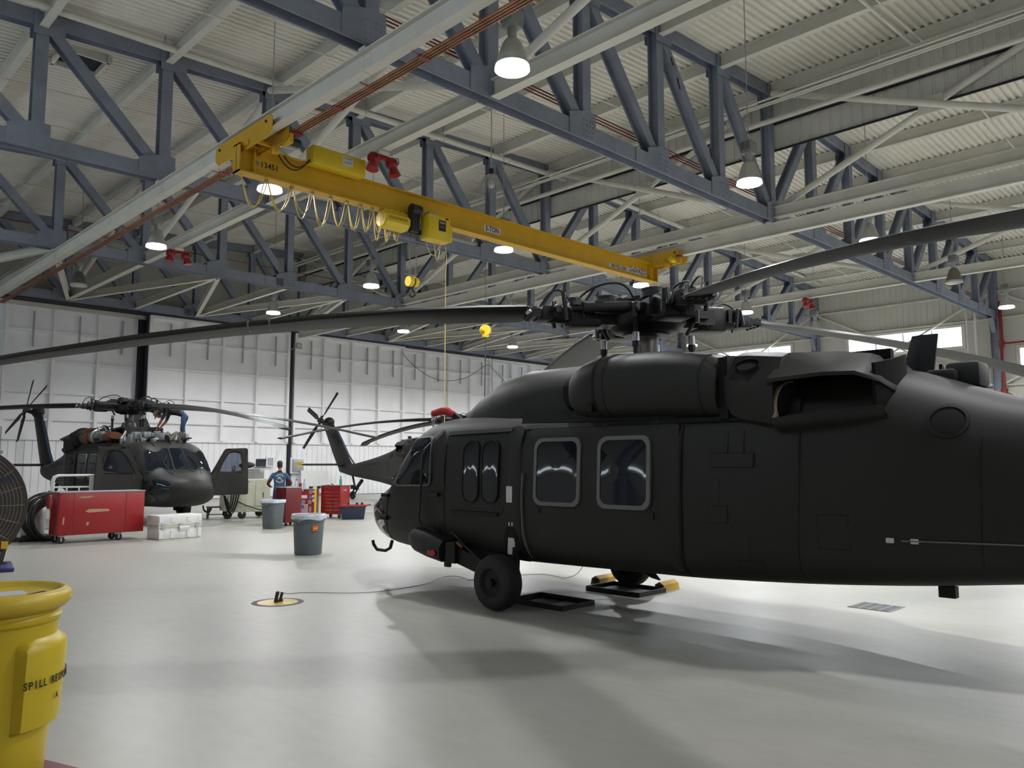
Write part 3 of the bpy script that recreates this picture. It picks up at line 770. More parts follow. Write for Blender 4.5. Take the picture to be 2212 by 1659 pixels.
def skin(outl, side, off=.01, depth=.03, rings=4, hole=None):
    """a panel lying on the hull, off outside it, with an edge of given depth"""
    f, d = PL[side]; m = MB(); n = len(outl)
    cx = sum(p[0] for p in outl) / n; cy = sum(p[1] for p in outl) / n
    RR = []
    inner = hole
    steps = [1.0] if hole else [1 - i / rings for i in range(rings)]
    loops = [outl, hole] if hole else [[(cx + (p[0] - cx) * s, cy + (p[1] - cy) * s) for p in outl] for s in steps]
    P3 = [[cast(f(*p), d) - d * off for p in lp] for lp in loops]
    edge = [p + d * (depth) for p in P3[0]]
    rings3 = [edge] + P3
    if hole: rings3.append([p + d * depth for p in P3[-1]])
    vs = [p for r in rings3 for p in r]; fs = []
    for i in range(len(rings3) - 1):
        fs += [(i * n + k, i * n + (k + 1) % n, (i + 1) * n + (k + 1) % n, (i + 1) * n + k) for k in range(n)]
    if not hole:
        vs.append(cast(f(cx, cy), d) - d * off); c = len(vs) - 1; b = (len(rings3) - 1) * n
        fs += [(b + k, b + (k + 1) % n, c) for k in range(n)]
    return m.add(vs, fs)
def strip(pts, side, w=.012, off=.004, n=10):
    f, d = PL[side]; P = []
    for a, b in zip(pts[:-1], pts[1:]):
        for i in range(n): P.append((a[0] + (b[0] - a[0]) * i / n, a[1] + (b[1] - a[1]) * i / n))
    P.append(pts[-1]); vs = []; fs = []
    for i, p in enumerate(P):
        q0, q1 = P[max(i - 1, 0)], P[min(i + 1, len(P) - 1)]
        t = V((q1[0] - q0[0], q1[1] - q0[1])).normalized(); nn = V((-t.y, t.x)) * w / 2
        for s in (1, -1):
            c = cast(f(p[0] + s * nn.x, p[1] + s * nn.y), d)
            vs += [c - d * off, c + d * .01]
    for i in range(len(P) - 1):
        a, b = 4 * i, 4 * (i + 1)
        fs += [(a, a + 2, b + 2, b), (a, b, b + 1, a + 1), (a + 2, a + 3, b + 3, b + 2)]
    return MB().add(vs, fs)
MC = {}
def part(key, name, m, parent, fn, smooth=40):
    if key not in MC:
        mb = fn(); MC[key] = mb.mesh(name, smooth); MC[key].materials.append(MATS[m])
    o = bpy.data.objects.new(name, MC[key]); COL.objects.link(o); o.parent = parent
    return o

def hull_mesh():
    ys = []
    y = -8.75
    while y < 5.03: ys.append(y); y += .16 if y < 2.5 else .07
    ys += [5.0, 5.03]
    return MB().loft([hull_ring(y) for y in ys])
WS_C = [(-.19, 1.60), (.19, 1.60), (.16, 2.22), (-.16, 2.22)]
WS_L = [(.25, 1.58), (.95, 1.54), (.86, 2.14), (.21, 2.22)]
DOOR_CP = [(2.46, .80), (3.66, .80), (3.72, 1.42), (3.26, 2.22), (2.52, 2.25)]
WIN_CP = [(2.66, 1.48), (3.54, 1.46), (3.16, 2.13), (2.72, 2.14)]
def mirror_pts(p): return [(-a, b) for a, b in p]

def blade_mesh(flap=0.0):
    """main blade along +x, leading edge +y"""
    prof = [(.25, 0), (.22, .035), (.12, .055), (-.02, .05), (-.25, .008), (-.28, 0), (-.25, -.004), (-.02, -.026), (.12, -.034), (.22, -.026)]
    m = MB(); R_ = []
    for r in [1.45, 1.5, 1.6, 2.2, 3.0, 4.0, 5.0, 6.0, 7.0, 7.62, 7.7, 7.95, 8.18]:
        tw = rad(13 - 17 * (r - 1.4) / 6.8); ch = 1.0; sw = 0.0; th = 1.0
        if r <= 1.5: ch = .62; th = 1.3
        elif r <= 1.6: ch = .95
        if r > 7.62: sw = -(r - 7.62) * .36; ch = 1 - (r - 7.62) * .25
        z0 = -.0142 * r * r
        ring = []
        for (a, b) in prof:
            a = a * ch; b = b * th * (1.0 if r < 7 else .8)
            ring.append(V((r, sw + a * cos(tw) - b * sin(tw), z0 + a * sin(tw) + b * cos(tw))))
        R_.append(ring)
    return m.loft(R_)
def rotor(parent, az, hz, hy, key):
    """main rotor: mast, swashplate, hub, four arms with cuffs, dampers, pitch links, hoses and blades"""
    r = empty('main_rotor', (0, hy, hz)); r.parent = parent
    B = 'rotor_black'
    part('mast', 'mast', 'steel_dull', r, lambda: MB().lathe([(.115, -.85), (.115, -.52), (.12, -.5), (.14, -.49), (.14, -.2), (.13, -.15)], n=24))
    part('swash', 'swashplate', B, r, lambda: MB().lathe([(.15, -.27), (.29, -.26), (.33, -.22), (.32, -.16), (.24, -.13), (.15, -.13)], n=24))
    part('hubc', 'hub', B, r, lambda: MB().lathe([(.2, -.26), (.40, -.22), (.50, -.12), (.52, .02), (.44, .10), (.28, .13), (.2, .18), (.12, .2), (0, .2)], n=24))
    def bif():
        m = MB()
        for k in range(4):
            a = pi / 4 + k * pi / 2
            m.box((.27 * cos(a), .27 * sin(a), .185), (.5, .17, .05), rz=a)
            m.cyl((.5 * cos(a), .5 * sin(a), .13), (.5 * cos(a), .5 * sin(a), .24), .15, n=14)
        m.cyl((0, 0, .12), (0, 0, .23), .22, n=18)
        return m
    part('bif', 'vibration_absorber', B, r, bif)
    def arm():
        m = MB()
        m.box((.52, 0, -.02), (.5, .36, .28)).bbox((.84, 0, -.03), (.40, .40, .32), .04).cyl((.9, 0, -.02), (1.28, 0, -.03), .125, .1, 16)
        m.bbox((1.32, 0, -.03), (.14, .34, .17), .02).box((1.45, .0, -.04), (.22, .30, .09))
        for s in (-.12, -.04, .04, .12):
            m.cyl((1.42, s, -.1), (1.42, s, .02), .02, n=6); m.cyl((1.52, s, -.1), (1.52, s, .02), .02, n=6)
        m.box((.62, .25, .03), (.3, .12, .16)).box((.7, -.24, -.03), (.22, .1, .2)).cyl((1.0, .16, .06), (1.0, .16, .16), .05, n=8)
        m.box((1.1, -.17, .02), (.1, .08, .16)).box((.56, 0, .14), (.22, .2, .08))
        return m
    def damper():
        return MB().cyl((.32, .34, .04), (.9, .24, .02), .075, n=12).cyl((.25, .36, .04), (.36, .335, .04), .05, n=10).cyl((.9, .24, .02), (1.02, .21, .02), .045, n=10)
    def link():
        m = MB().cyl((.52, -.34, -.05), (.40, -.30, -.28), .024, n=8)
        m.cyl((.52, -.34, -.12), (.52, -.34, .05), .045, n=8).box((.60, -.26, -.02), (.2, .2, .09))
        return m
    def hose(): return MB().tube(soft([(.2, .15, .16), (.35, .25, .34), (.6, .3, .34), (.85, .25, .24), (.98, .16, .1)]), .014, 6)
    def hose2(): return MB().tube(soft([(1.0, .1, .1), (1.15, .16, .26), (1.3, .15, .22), (1.4, .08, .05)]), .012, 6)
    def clut():
        rr = random.Random(3); m = MB()
        for k in range(16):
            x, y = rr.uniform(.3, 1.25), rr.uniform(-.28, .28)
            if rr.random() < .5: m.box((x, y, rr.uniform(-.14, .16)), (rr.uniform(.04, .12), rr.uniform(.03, .09), rr.uniform(.04, .1)), rz=rr.uniform(0, 3))
            else: m.cyl((x, y, rr.uniform(-.16, 0)), (x + rr.uniform(-.06, .06), y, rr.uniform(.05, .2)), rr.uniform(.012, .03), n=6)
        return m
    for k, a in enumerate(az):
        e = lambda o: setattr(o, 'rotation_euler', (0, 0, rad(a)))
        e(part('arm', 'hub_arm', B, r, arm)); e(part('damper', 'lag_damper', B, r, damper)); e(part('plink', 'pitch_horn', B, r, link))
        e(part('hose', 'hose', 'black', r, hose)); e(part('hose2', 'hose', 'black', r, hose2))
        c = part('clut', 'hub_fittings', 'rotor_black', r, clut); e(c); c['kind'] = 'stuff'
        rod = part('rod', 'pitch_rod', B, r, lambda: MB().cyl((.46, -.32, -.95), (.46, -.32, -.3), .036, n=10).cyl((.46, -.32, -.46), (.46, -.32, -.40), .05, n=10)); e(rod)
        bd = part('rodband', 'rod_band', 'chrome', r, lambda: MB().cyl((.46, -.32, -.40), (.46, -.32, -.29), .043, n=10)); e(bd)
        pin = part('pin', 'hub_hardware', 'chrome', r, lambda: MB().sphere((1.56, .16, -.03), .045, 8, 6).sphere((1.2, .12, .05), .03, 8, 6).cyl((1.15, -.18, -.08), (1.15, -.18, .06), .018, n=6).cyl((.75, -.2, -.14), (.75, -.2, .0), .02, n=6)); e(pin); pin['kind'] = 'stuff'
        bl = part('blade', 'rotor_blade', 'blade', r, blade_mesh, 30); bl.location = (0, 0, 0); e(bl)
        if key == 'H1':
            for rr_ in (4.55, 4.78):
                tw = rad(13 - 17 * (rr_ - 1.4) / 6.8)
                bn = part('band%.2f' % rr_, 'blade_band', 'rubber_grey', r, lambda: MB().loft([[V((q, a_ * cos(tw) - b_ * sin(tw), -.0142 * q * q + a_ * sin(tw) + b_ * cos(tw))) for a_, b_ in [(.256, 0), (.22, .04), (.0, .055), (-.283, 0), (0, -.033), (.22, -.031)]] for q in (rr_, rr_ + .02)])); e(bn)
    return r

def tail(parent, tr_ang, kind):
    def pyl():
        # swept fin lofted from the tail cone to the gearbox
        R_ = []
        for (yc, z, ch, th) in ((-8.15, 1.30, 1.05, .15), (-8.3, 1.62, 1.28, .17), (-8.75, 2.2, 1.18, .16), (-9.3, 3.0, 1.05, .14), (-9.68, 3.55, .95, .15), (-9.85, 3.85, .78, .17), (-9.9, 4.02, .4, .1)):
            R_.append([V((th * a, yc + ch * b, z)) for a, b in ((0, .5), (.6, .36), (.95, .1), (.8, -.2), (.3, -.48), (-.3, -.48), (-.8, -.2), (-.95, .1), (-.6, .36))])
        return MB().loft(R_)
    part('pyl', 'tail_pylon', 'olive', parent, pyl, 50)
    part('pylc', 'drive_cover', 'black' if kind == 'H2' else 'navy', parent, lambda: MB().loft([[V((sx * .05, yc + .06 - .0 * k, z)) + V((0, .04 * q, 0)) for sx, q in ((-1, 0), (1, 0), (1, 1), (-1, 1))] for k, (yc, z) in enumerate(((-7.68, 1.75), (-8.17, 2.2), (-8.78, 3.0), (-9.2, 3.5)))]), 40)
    part('stab', 'stabilator', 'olive', parent, lambda: MB().loft([[V((x, -8.55 + c * b, 1.70 + t)) for b, t in ((.45, 0), (.3, .05), (-.1, .055), (-.55, .01), (-.55, -.01), (-.1, -.04), (.3, -.045))] for x, c in ((-2.19, .75), (-2.1, .9), (-.3, 1.05), (.3, 1.05), (2.1, .9), (2.19, .75))]), 40)
    g = part('tgb', 'tail_gearbox', 'olive_dark', parent, lambda: MB().sphere((.02, -9.78, 3.88), .27, 16, 10, (.85, 1.3, .95)).box((.0, -10.05, 3.72), (.12, .3, .06)))
    # tail rotor on the right side, canted
    tr = empty('tail_rotor', (.42, -9.93, 3.95)); tr.parent = parent; tr.rotation_euler = (0, rad(-20), 0)
    part('trhub', 'hub', 'rotor_black', tr, lambda: MB().cyl((-.3, 0, 0), (.08, 0, 0), .085, n=14).cyl((-.02, 0, 0), (.05, 0, 0), .17, n=14).box((.03, 0, 0), (.07, .5, .12)).box((.03, 0, 0), (.07, .12, .5)))
    def tb():
        R_ = []
        for r, c, tw in ((.22, .07, 20), (.36, .075, 16), (.5, .13, 12), (1.0, .125, 8), (1.62, .12, 2), (1.68, .11, 2)):
            t = rad(tw); R_.append([V((.02 + a * sin(t) + b * cos(t), a * cos(t) - b * sin(t), r)) for a, b in ((c, 0), (c * .5, .018), (-c * .4, .014), (-c, 0), (-c * .4, -.014), (c * .5, -.018))])
        return MB().loft(R_)
    for k in range(4):
        b = part('trb', 'tail_blade', 'blade_blue' if kind == 'H2' else 'blade', tr, tb); b.rotation_euler = (rad(tr_ang + 90 * k), 0, 0)
    # tail wheel
    tw = empty('tail_wheel', (0, -7.68, 0)); tw.parent = parent
    part('tww', 'tyre', 'rubber', tw, lambda: wheel_mb(.20, .13, .09), 40)
    part('twf', 'fork', 'olive_dark', tw, lambda: MB().bar((-.1, 0, .2), (-.1, .25, .5), .04, .06).bar((.1, 0, .2), (.1, .25, .5), .04, .06).box((0, .25, .52), (.26, .12, .12)).bar((0, .25, .5), (0, .75, .95), .12, .12).bar((0, .2, .55), (0, -.05, 1.2), .07, .07).box((0, .02, .6), (.1, .3, .2)))
def wheel_mb(r, w, rim):
    h = w / 2
    return MB().lathe([(rim * .3, -h * .55), (rim * .9, -h * .6), (rim, -h * .9), (rim * 1.05, -h), (r * .80, -h * 1.02), (r * .93, -h * .82), (r * .99, -h * .45), (r, 0), (r * .99, h * .45), (r * .93, h * .82), (r * .80, h * 1.02), (rim * 1.05, h), (rim, h * .9), (rim * .9, h * .6), (rim * .3, h * .55)], c=(0, 0, r), n=36, axis='X')

def nacelle(s):
    """engine cowl: a fat barrel beside the pylon, s = -1 left"""
    R_ = []
    N = 28
    for (y, rw, rh, zc, xc) in ((.22, .26, .20, 2.62, .80), (.20, .30, .25, 2.62, .80), (.13, .35, .31, 2.625, .80), (-.02, .385, .35, 2.635, .81), (-.22, .40, .37, 2.645, .82), (-.40, .41, .38, 2.65, .82), (-1.1, .41, .375, 2.63, .82), (-1.6, .40, .35, 2.58, .82), (-1.80, .38, .31, 2.53, .82)):
        R_.append([V((s * xc + rw * math.copysign(abs(cos(2 * pi * k / N)) ** .8, cos(2 * pi * k / N)), y, zc + rh * math.copysign(abs(sin(2 * pi * k / N)) ** .8, sin(2 * pi * k / N)))) for k in range(N)])
    return MB().loft(R_)
def cowl_ring(s, y, rw=.412, rh=.382, zc=2.69, th=.012, dy=.012):
    N = 28; R_ = []
    for yy_, g in ((y, 0), (y, th), (y - dy, th), (y - dy, 0)):
        R_.append([V((s * .82 + (rw + g) * math.copysign(abs(cos(2 * pi * k / N)) ** .8, cos(2 * pi * k / N)), yy_, zc + (rh + g) * math.copysign(abs(sin(2 * pi * k / N)) ** .8, sin(2 * pi * k / N)))) for k in range(N)])
    return MB().loft(R_, cap=False)
def hirss(s, parent, tagk):
    """exhaust suppressor behind the engine: front collar with oval port, hooded cavity open to the side and rear, curved lip"""
    k = 'h%d' % s
    def body():
        R_ = []
        for (y, x0, x1, zb, zt_) in ((-1.88, .30, 1.14, 2.20, 2.92), (-2.05, .30, 1.21, 2.14, 2.91), (-2.44, .30, 1.24, 2.07, 2.86)):
            pts = [(x0, zb), (x1 - .24, zb), (x1 - .07, zb + .07), (x1, zb + .22), (x1, zb + .42), (x1 - .22, zt_ - .06), (x1 - .40, zt_), (x0, zt_)]
            R_.append([V((s * a, y, b)) for a, b in pts])
        return MB().loft(R_)
    part(k + 'b', 'exhaust_collar', 'olive', parent, body, 30)
    part(k + 'g', 'cowl_gap', 'soot_shade', parent, lambda: MB().box((s * .80, -1.85, 2.53), (.62, .1, .62)))
    def hood():
        # roof of the cavity running aft to the rounded end, with a thick edge
        R_ = []
        for (y, x1, z1, z0) in ((-2.40, 1.26, 2.57, 2.86), (-2.9, 1.22, 2.60, 2.83), (-3.15, 1.10, 2.60, 2.80), (-3.3, .92, 2.54, 2.74), (-3.38, .75, 2.46, 2.66)):
            pts = [(.28, z0), (x1 - .42, z0), (x1, z1), (x1, z1 - .035), (x1 - .40, z0 - .05), (.28, z0 - .05)]
            R_.append([V((s * a, y, b)) for a, b in pts])
        return MB().loft(R_)
    part(k + 'h', 'exhaust_hood', 'olive', parent, hood, 30)
    part(k + 'i', 'exhaust_back_wall', 'soot_shade', parent, lambda: MB().loft([[V((s * x, y, z)) for x, z in ((.52, 2.12), (.60, 2.12), (.60, 2.84), (.52, 2.84))] for y, _ in ((-2.40, 0), (-3.3, 0))]).box((s * .82, -2.46, 2.38), (.5, .04, .46)))
    def endc():
        R_ = []
        for i in range(9):
            a = pi / 2 * i / 8
            x = .55 + .42 * sin(a) ; y = -3.34 + .1 * cos(a) - .02
            R_.append([V((s * (.52 + .40 * (i / 8)), -3.38 + .14 * (i / 8) ** 2, z)) for z in (2.14 + .08 * (i / 8), 2.78 - .10 * (i / 8))])
        m = MB()
        for a, b in zip(R_[:-1], R_[1:]): m.add([a[0], a[1], b[1], b[0], a[0] + V((0, -.03, 0)), a[1] + V((0, -.03, 0)), b[1] + V((0, -.03, 0)), b[0] + V((0, -.03, 0))], [(0, 1, 2, 3), (7, 6, 5, 4), (0, 4, 5, 1), (1, 5, 6, 2), (2, 6, 7, 3), (3, 7, 4, 0)])
        return m
    part(k + 'e', 'exhaust_end', 'soot_shade', parent, endc)
    def lip():
        # curved lower scoop rising outboard and aft
        U, W_ = 10, 8; vs = []; fs = []
        for i in range(U + 1):
            y = -2.42 - .92 * i / U
            for j in range(W_ + 1):
                t = j / W_; x = .5 + (.72 - .28 * (i / U) ** 2) * sin(t * pi / 2); z = 2.05 + .10 * (i / U) + .15 * t ** 2.2
                vs.append((s * x, y, z))
        k0 = len(vs); vs += [(a, b, c - .03) for a, b, c in vs]
        for i in range(U):
            for j in range(W_):
                q = i * (W_ + 1) + j
                fs += [(q, q + 1, q + W_ + 2, q + W_ + 1), (k0 + q + W_ + 1, k0 + q + W_ + 2, k0 + q + 1, k0 + q)]
        for i in range(U):
            for j in (0, W_):
                q = i * (W_ + 1) + j; fs.append((q, q + W_ + 1, k0 + q + W_ + 1, k0 + q))
        return MB().add(vs, fs)
    part(k + 'l', 'exhaust_lip', 'olive', parent, lip, 40)
    # metal ring at the mouth of the duct
    mt = Mx.Translation(V((s * .97, -2.45, 2.31))) @ Mx.Rotation(rad(s * 14), 4, 'Z')
    part(k + 'r', 'exhaust_ring', 'hot_metal', parent, lambda: MB().loft([[mt @ V((r_ * cos(rad(a_)) * s, y_, r_ * sin(rad(a_)))) for r_, y_ in ((.235, .02), (.252, .0), (.252, -.07), (.235, -.08))] for a_ in range(-96, 97, 8)]), 50)
    part(k + 'd', 'exhaust_duct', 'soot_shade', parent, lambda: MB().lathe([(.0, -.005), (.2, -.005), (.2, -.05)], n=24, axis='Y', m=mt), 50)
    # oval cooling port in the collar shoulder
    n_ = V((s * .62, -.12, .78)).normalized(); mo = basis(V((s * 1.09, -2.12, 2.705)), (0, 1, 0), V((s * -.72, 0, .70)))
    part(k + 'o', 'oval_port_rim', 'olive_dark', parent, lambda: MB().loft([[mo @ V((.13 * a * cos(t * pi / 12), .085 * a * sin(t * pi / 12), h)) for t in range(24)] for a, h in ((1.0, -.05), (1.0, .03), (.84, .03), (.84, -.04))], cap=False), 40)
    part(k + 'q', 'oval_port', 'soot_shade', parent, lambda: MB().loft([[mo @ V((.11 * cos(t * pi / 12), .072 * sin(t * pi / 12), h)) for t in range(24)] for h in (-.03, .012)]), 40)

def fairing(parent, opened):
    """pylon fairing over the gearbox between the engines"""
    def f():
        R_ = []; N = 24
        for (y, w, zb, zt_) in ((2.86, .10, 2.33, 2.42), (2.75, .40, 2.33, 2.50), (2.55, .60, 2.33, 2.62), (2.25, .72, 2.33, 2.79), (1.85, .80, 2.33, 2.97), (1.45, .85, 2.33, 3.05), (1.05, .87, 2.33, 3.05), (.5, .84, 2.33, 3.05), (0, .80, 2.33, 3.05), (-1.2, .76, 2.33, 3.01), (-1.9, .72, 2.33, 2.95), (-2.6, .62, 2.3, 2.85), (-3.05, .5, 2.3, 2.76)):
            n = 2.8; h = zt_ - zb
            R_.append([V((w * math.copysign(abs(cos(pi * k / (N - 1))) ** (2 / n), cos(pi * k / (N - 1))), y, zb + h * abs(sin(pi * k / (N - 1))) ** (2 / n))) for k in range(N)])
        return MB().loft(R_)
    if not opened: part('fair', 'pylon_fairing', 'olive', parent, f, 40)
def engine(s, parent):
    k = 'en%d' % s; x = s * .82
    part(k + 'a', 'engine_core', 'metal_grey', parent, lambda: MB().lathe([(.0, .3), (.14, .3), (.17, .1), (.20, -.1), (.22, -.12), (.22, -.4), (.26, -.42), (.26, -.5), (.2, -.52), (.19, -.9), (.25, -.95), (.25, -1.1), (.22, -1.4), (.26, -1.7), (0, -1.7)], c=(x, 0, 2.62), n=20, axis='Y'))
    part(k + 'b', 'engine_inlet', 'brown', parent, lambda: MB().loft([[V((x + rw * cos(t * pi / 8), y, 2.60 + rh * sin(t * pi / 8))) for t in range(16)] for y, rw, rh in ((1.15, .22, .08), (.9, .24, .16), (.5, .2, .16), (.3, .16, .15))]))
    part(k + 'c', 'accessory_gearbox', 'white_plastic', parent, lambda: MB().sphere((x, .18, 2.72), .17, 10, 7, (.8, 1.2, 1)).cyl((x - .15, .05, 2.74), (x + .2, .05, 2.8), .1, n=10).box((x, -.1, 2.85), (.24, .2, .08)))
    part(k + 'd', 'combustor_case', 'copper_brown', parent, lambda: MB().lathe([(.24, -.9), (.3, -.95), (.3, -1.15), (.24, -1.2)], c=(x, 0, 2.63), n=18, axis='Y'))
    part(k + 'e', 'bleed_duct', 'chrome', parent, lambda: MB().tube([(x + s * .05, .55, 2.72), (x + s * .02, .3, 2.9), (x, .0, 2.94), (x, -.3, 2.88)], .055, 10))
    def plumb():
        rr = random.Random(5 + s); m = MB()
        for q in range(26):
            a = rr.uniform(0, 2 * pi); y = rr.uniform(-1.6, .4); R0 = .27
            p0 = V((x + R0 * cos(a), y, 2.62 + R0 * sin(a)))
            if rr.random() < .5: m.box(p0, (rr.uniform(.05, .13), rr.uniform(.06, .16), rr.uniform(.05, .12)), rz=rr.uniform(0, 1))
            else: m.tube([p0, p0 + V((rr.uniform(-.1, .1), rr.uniform(-.3, .3), .06)), p0 + V((rr.uniform(-.1, .1), rr.uniform(-.5, .5), -.05))], .016, 5)
        return m
    part(k + 'f', 'plumbing', 'black', parent, plumb)['kind'] = 'stuff'
    part(k + 'g', 'rear_cone', 'olive_dark', parent, lambda: MB().lathe([(.2, -1.5), (.33, -1.6), (.36, -1.75), (.36, -1.85), (0, -1.85)], c=(x, 0, 2.60), n=20, axis='Y'))

def make_heli(kind, loc, rz, az, tr_ang, label):
    h = thing('helicopter', label, 'helicopter', loc, rz)
    part('hull', 'fuselage', 'olive', h, hull_mesh, 60)
    opened = kind == 'H2'
    # ---- windshield and chin glass
    part('wsc', 'centre_windshield', 'heli_glass_dark', h, lambda: skin(rpoly(WS_C, .05), 'F', .018, .04, 7), 30)
    for s, sd in ((1, 'R'), (-1, 'L')):
        q = lambda p: p if s > 0 else mirror_pts(p)
        part('ws' + sd, 'windshield', 'heli_glass_dark', h, lambda: skin(rpoly(q(WS_L), .07), 'F', .018, .04, 8), 30)
        part('wsf' + sd, 'windshield_frame', 'olive_dark', h, lambda: skin(rpoly(q(inset(WS_L, -.035)), .07), 'F', .03, .05, hole=rpoly(q(WS_L), .07)), 30)
        chin_lo = [(3.98, .62), (4.42, .69), (4.72, .88), (4.62, .96), (3.98, .94)]; chin_hi = [(3.98, 1.0), (4.62, 1.0), (4.76, 1.10), (4.5, 1.28), (4.12, 1.34)]
        part('ch%s%s' % (sd, kind == 'H1'), 'chin_window', 'nose_floor_light' if kind == 'H1' else 'heli_glass_dark', h, lambda: skin(rpoly(chin_lo, .05), sd, .008, .03, 5), 30)
        part('chu' + sd, 'nose_window', 'heli_glass_dark', h, lambda: skin(rpoly(chin_hi, .06), sd, .008, .03, 5), 30)
        wp = part('wip' + sd, 'wiper', 'black', h, lambda: MB().tube([cast((s * .42, 6, 1.46), (0, -1, 0)) + V((0, .05, .02)), cast((s * .5, 6, 1.75), (0, -1, 0)) + V((0, .05, .03)), cast((s * .34, 6, 1.98), (0, -1, 0)) + V((0, .03, .02))], .014, 6))
        # cockpit door
        d0 = rpoly(DOOR_CP, .08); w0 = rpoly(WIN_CP, .08)
        if not opened:
            d = part('cd' + sd, 'cockpit_door', 'olive', h, lambda: skin(d0, sd, .014, .03, 9), 30)
            part('cdf' + sd, 'window_frame', 'rubber_grey', d, lambda: skin(rpoly(inset(WIN_CP, -.02), .09), sd, .036, .03, hole=w0), 30)
            part('cdw' + sd, 'window_glass', 'heli_glass_dark', d, lambda: skin(w0, sd, .028, .02, 8), 30)
            part('cdh' + sd, 'handle', 'black', d, lambda: MB().box((s * 1.2, 2.55, 1.35), (.05, .2, .05)))
        else:
            part('cdo' + sd, 'door_opening_shade', 'soot_shade', h, lambda: skin(d0, sd, .004, .02, 6), 30)  # black panel on the solid hull, painting the shade of the open cockpit
            hx, hy_ = s * 1.02, 3.70
            ang = rad(8 if s > 0 else 2)
            def dm(p, t): # door plane coordinates: distance from the hinge, height
                u = 3.70 - p[0]; return V((hx + s * (u * cos(ang)) , hy_ - u * sin(ang) + t, p[1]))
            def flat(pts, t0, t1, hole=None):
                n = len(pts)
                if hole: return MB().loft([[dm(p, t0) for p in pts], [dm(p, t1) for p in pts], [dm(p, t1) for p in hole], [dm(p, t0) for p in hole], [dm(p, t0) for p in pts]], cap=False)
                return MB().loft([[dm(p, t0) for p in pts], [dm(p, t1) for p in pts]])
            d = part('odr' + sd, 'cockpit_door', 'olive', h, lambda: flat(d0, -.03, .03, w0), 30)
            part('odw' + sd, 'window_glass', 'heli_glass' if s < 0 else 'heli_glass_dark', d, lambda: flat(w0, -.004, .004), 30)
        part('hk' + sd, 'door_grab_bar', 'black', h, lambda: MB().tube([(s * 1.2, 2.72, 1.95), (s * 1.24, 2.74, 1.9), (s * 1.25, 2.80, 1.0), (s * 1.25, 2.72, .92), (s * 1.2, 2.45, .86)], .016, 6))
        # gunner windows
        for j, yc in enumerate((1.82, 1.45)):
            o_ = rrect(yc - .14, yc + .14, 1.28, 2.06, .135)
            part('gwf%s%d' % (sd, j), 'window_frame', 'olive_dark', h, lambda: skin(inset(o_, -.02), sd, .030, .03, hole=o_), 30)
            part('gw%s%d' % (sd, j), 'window_glass', 'heli_glass_dark', h, lambda: skin(o_, sd, .022, .02, 6), 30)
        part('gp' + sd, 'gunner_panel', 'olive', h, lambda: skin(rrect(1.22, 2.22, 1.16, 2.19, .03), sd, .004, .02, 10), 30)
        part('gt' + sd, 'window_track', 'olive_dark', h, lambda: strip([(1.12, 2.2), (2.36, 2.18)], sd, .05, .035))
        part('gt2' + sd, 'window_track', 'olive_dark', h, lambda: strip([(1.3, 1.13), (2.2, 1.13)], sd, .035, .03))
        part('po' + sd, 'door_post', 'olive', h, lambda: skin(rrect(.90, 1.17, .60, 2.24, .1), sd, .03, .05, 5), 40)
        # sliding cabin door with its two windows
        d = part('sl' + sd, 'cabin_door', 'olive', h, lambda: skin(rrect(-1.34, .82, .60, 2.19, .05), sd, .028, .05, 12), 30)
        for j, (a, b) in enumerate(((-.07, .66), (-1.03, -.31))):
            o_ = rrect(a + .05, b - .05, 1.32, 2.03, .1)
            part('cwf%s%d' % (sd, j), 'window_frame', 'rubber_grey', d, lambda: skin(inset(o_, -.045), sd, .058, .035, hole=o_), 30)
            part('cw%s%d' % (sd, j), 'window_glass', 'heli_glass_dark', d, lambda: skin(o_, sd, .048, .02, 6), 30)
            for (u, v) in ((a - .03, 2.15), (b - .06, 2.15), (a - .02, 1.18), (b - .07, 1.18)):
                part('mk%s%d%.2f%.2f' % (sd, j, u, v), 'marking', 'mark_dark', d, lambda: MB().add(*_ell(u, v, sd)))
        part('sls' + sd, 'door_seam', 'seam', h, lambda: strip([(-1.36, .6), (-1.37, 1.4), (-1.37, 2.2)], sd, .03, .016, 14))
        part('slg' + sd, 'door_edge', 'rubber_grey', h, lambda: strip([(.86, 1.65), (.88, 1.3), (.86, .95), (.80, .62)], sd, .012, .032, 14))
        part('slt' + sd, 'door_rail', 'olive_dark', h, lambda: strip([(.9, 2.22), (-3.0, 2.22)], sd, .05, .03, 20))
        # access panels: thin proud plates outlined by a dark joint
        for j, (a, b, c, e) in enumerate(((-2.17, -1.72, 1.74, 1.87), (-1.89, -1.68, 1.19, 1.35), (-2.22, -2.0, .73, .83), (-3.0, -2.75, 1.0, 1.3))):
            part('apj%s%d' % (sd, j), 'panel_joint', 'seam', h, lambda: skin(rrect(a - .008, b + .008, c - .008, e + .008, .01, 2), sd, .003, .02, 3), 30)
            part('ap%s%d' % (sd, j), 'access_panel', 'olive', h, lambda: skin(rrect(a, b, c, e, .01, 2), sd, .006, .02, 3), 30)
        for j, (u, v0, v1) in enumerate(((-1.78, 1.37, 1.62), (-2.08, .84, 1.08), (-1.88, 1.88, 2.1), (-2.05, 1.88, 2.1))):
            part('vs%s%d' % (sd, j), 'marking', 'mark_dark', h, lambda: strip([(u, v0), (u, v1)], sd, .05, .003))
        part('ps1' + sd, 'panel_joint', 'seam', h, lambda: strip([(-2.55, .66), (-2.6, 1.5), (-2.62, 2.4)], sd, .008, .003))
        part('ps2' + sd, 'panel_joint', 'seam', h, lambda: strip([(-4.0, .8), (-4.05, 2.0)], sd, .008, .003))
        part('ps3' + sd, 'panel_joint', 'seam', h, lambda: strip([(3.92, .60), (3.88, 1.1), (3.82, 1.5)], sd, .01, .003))
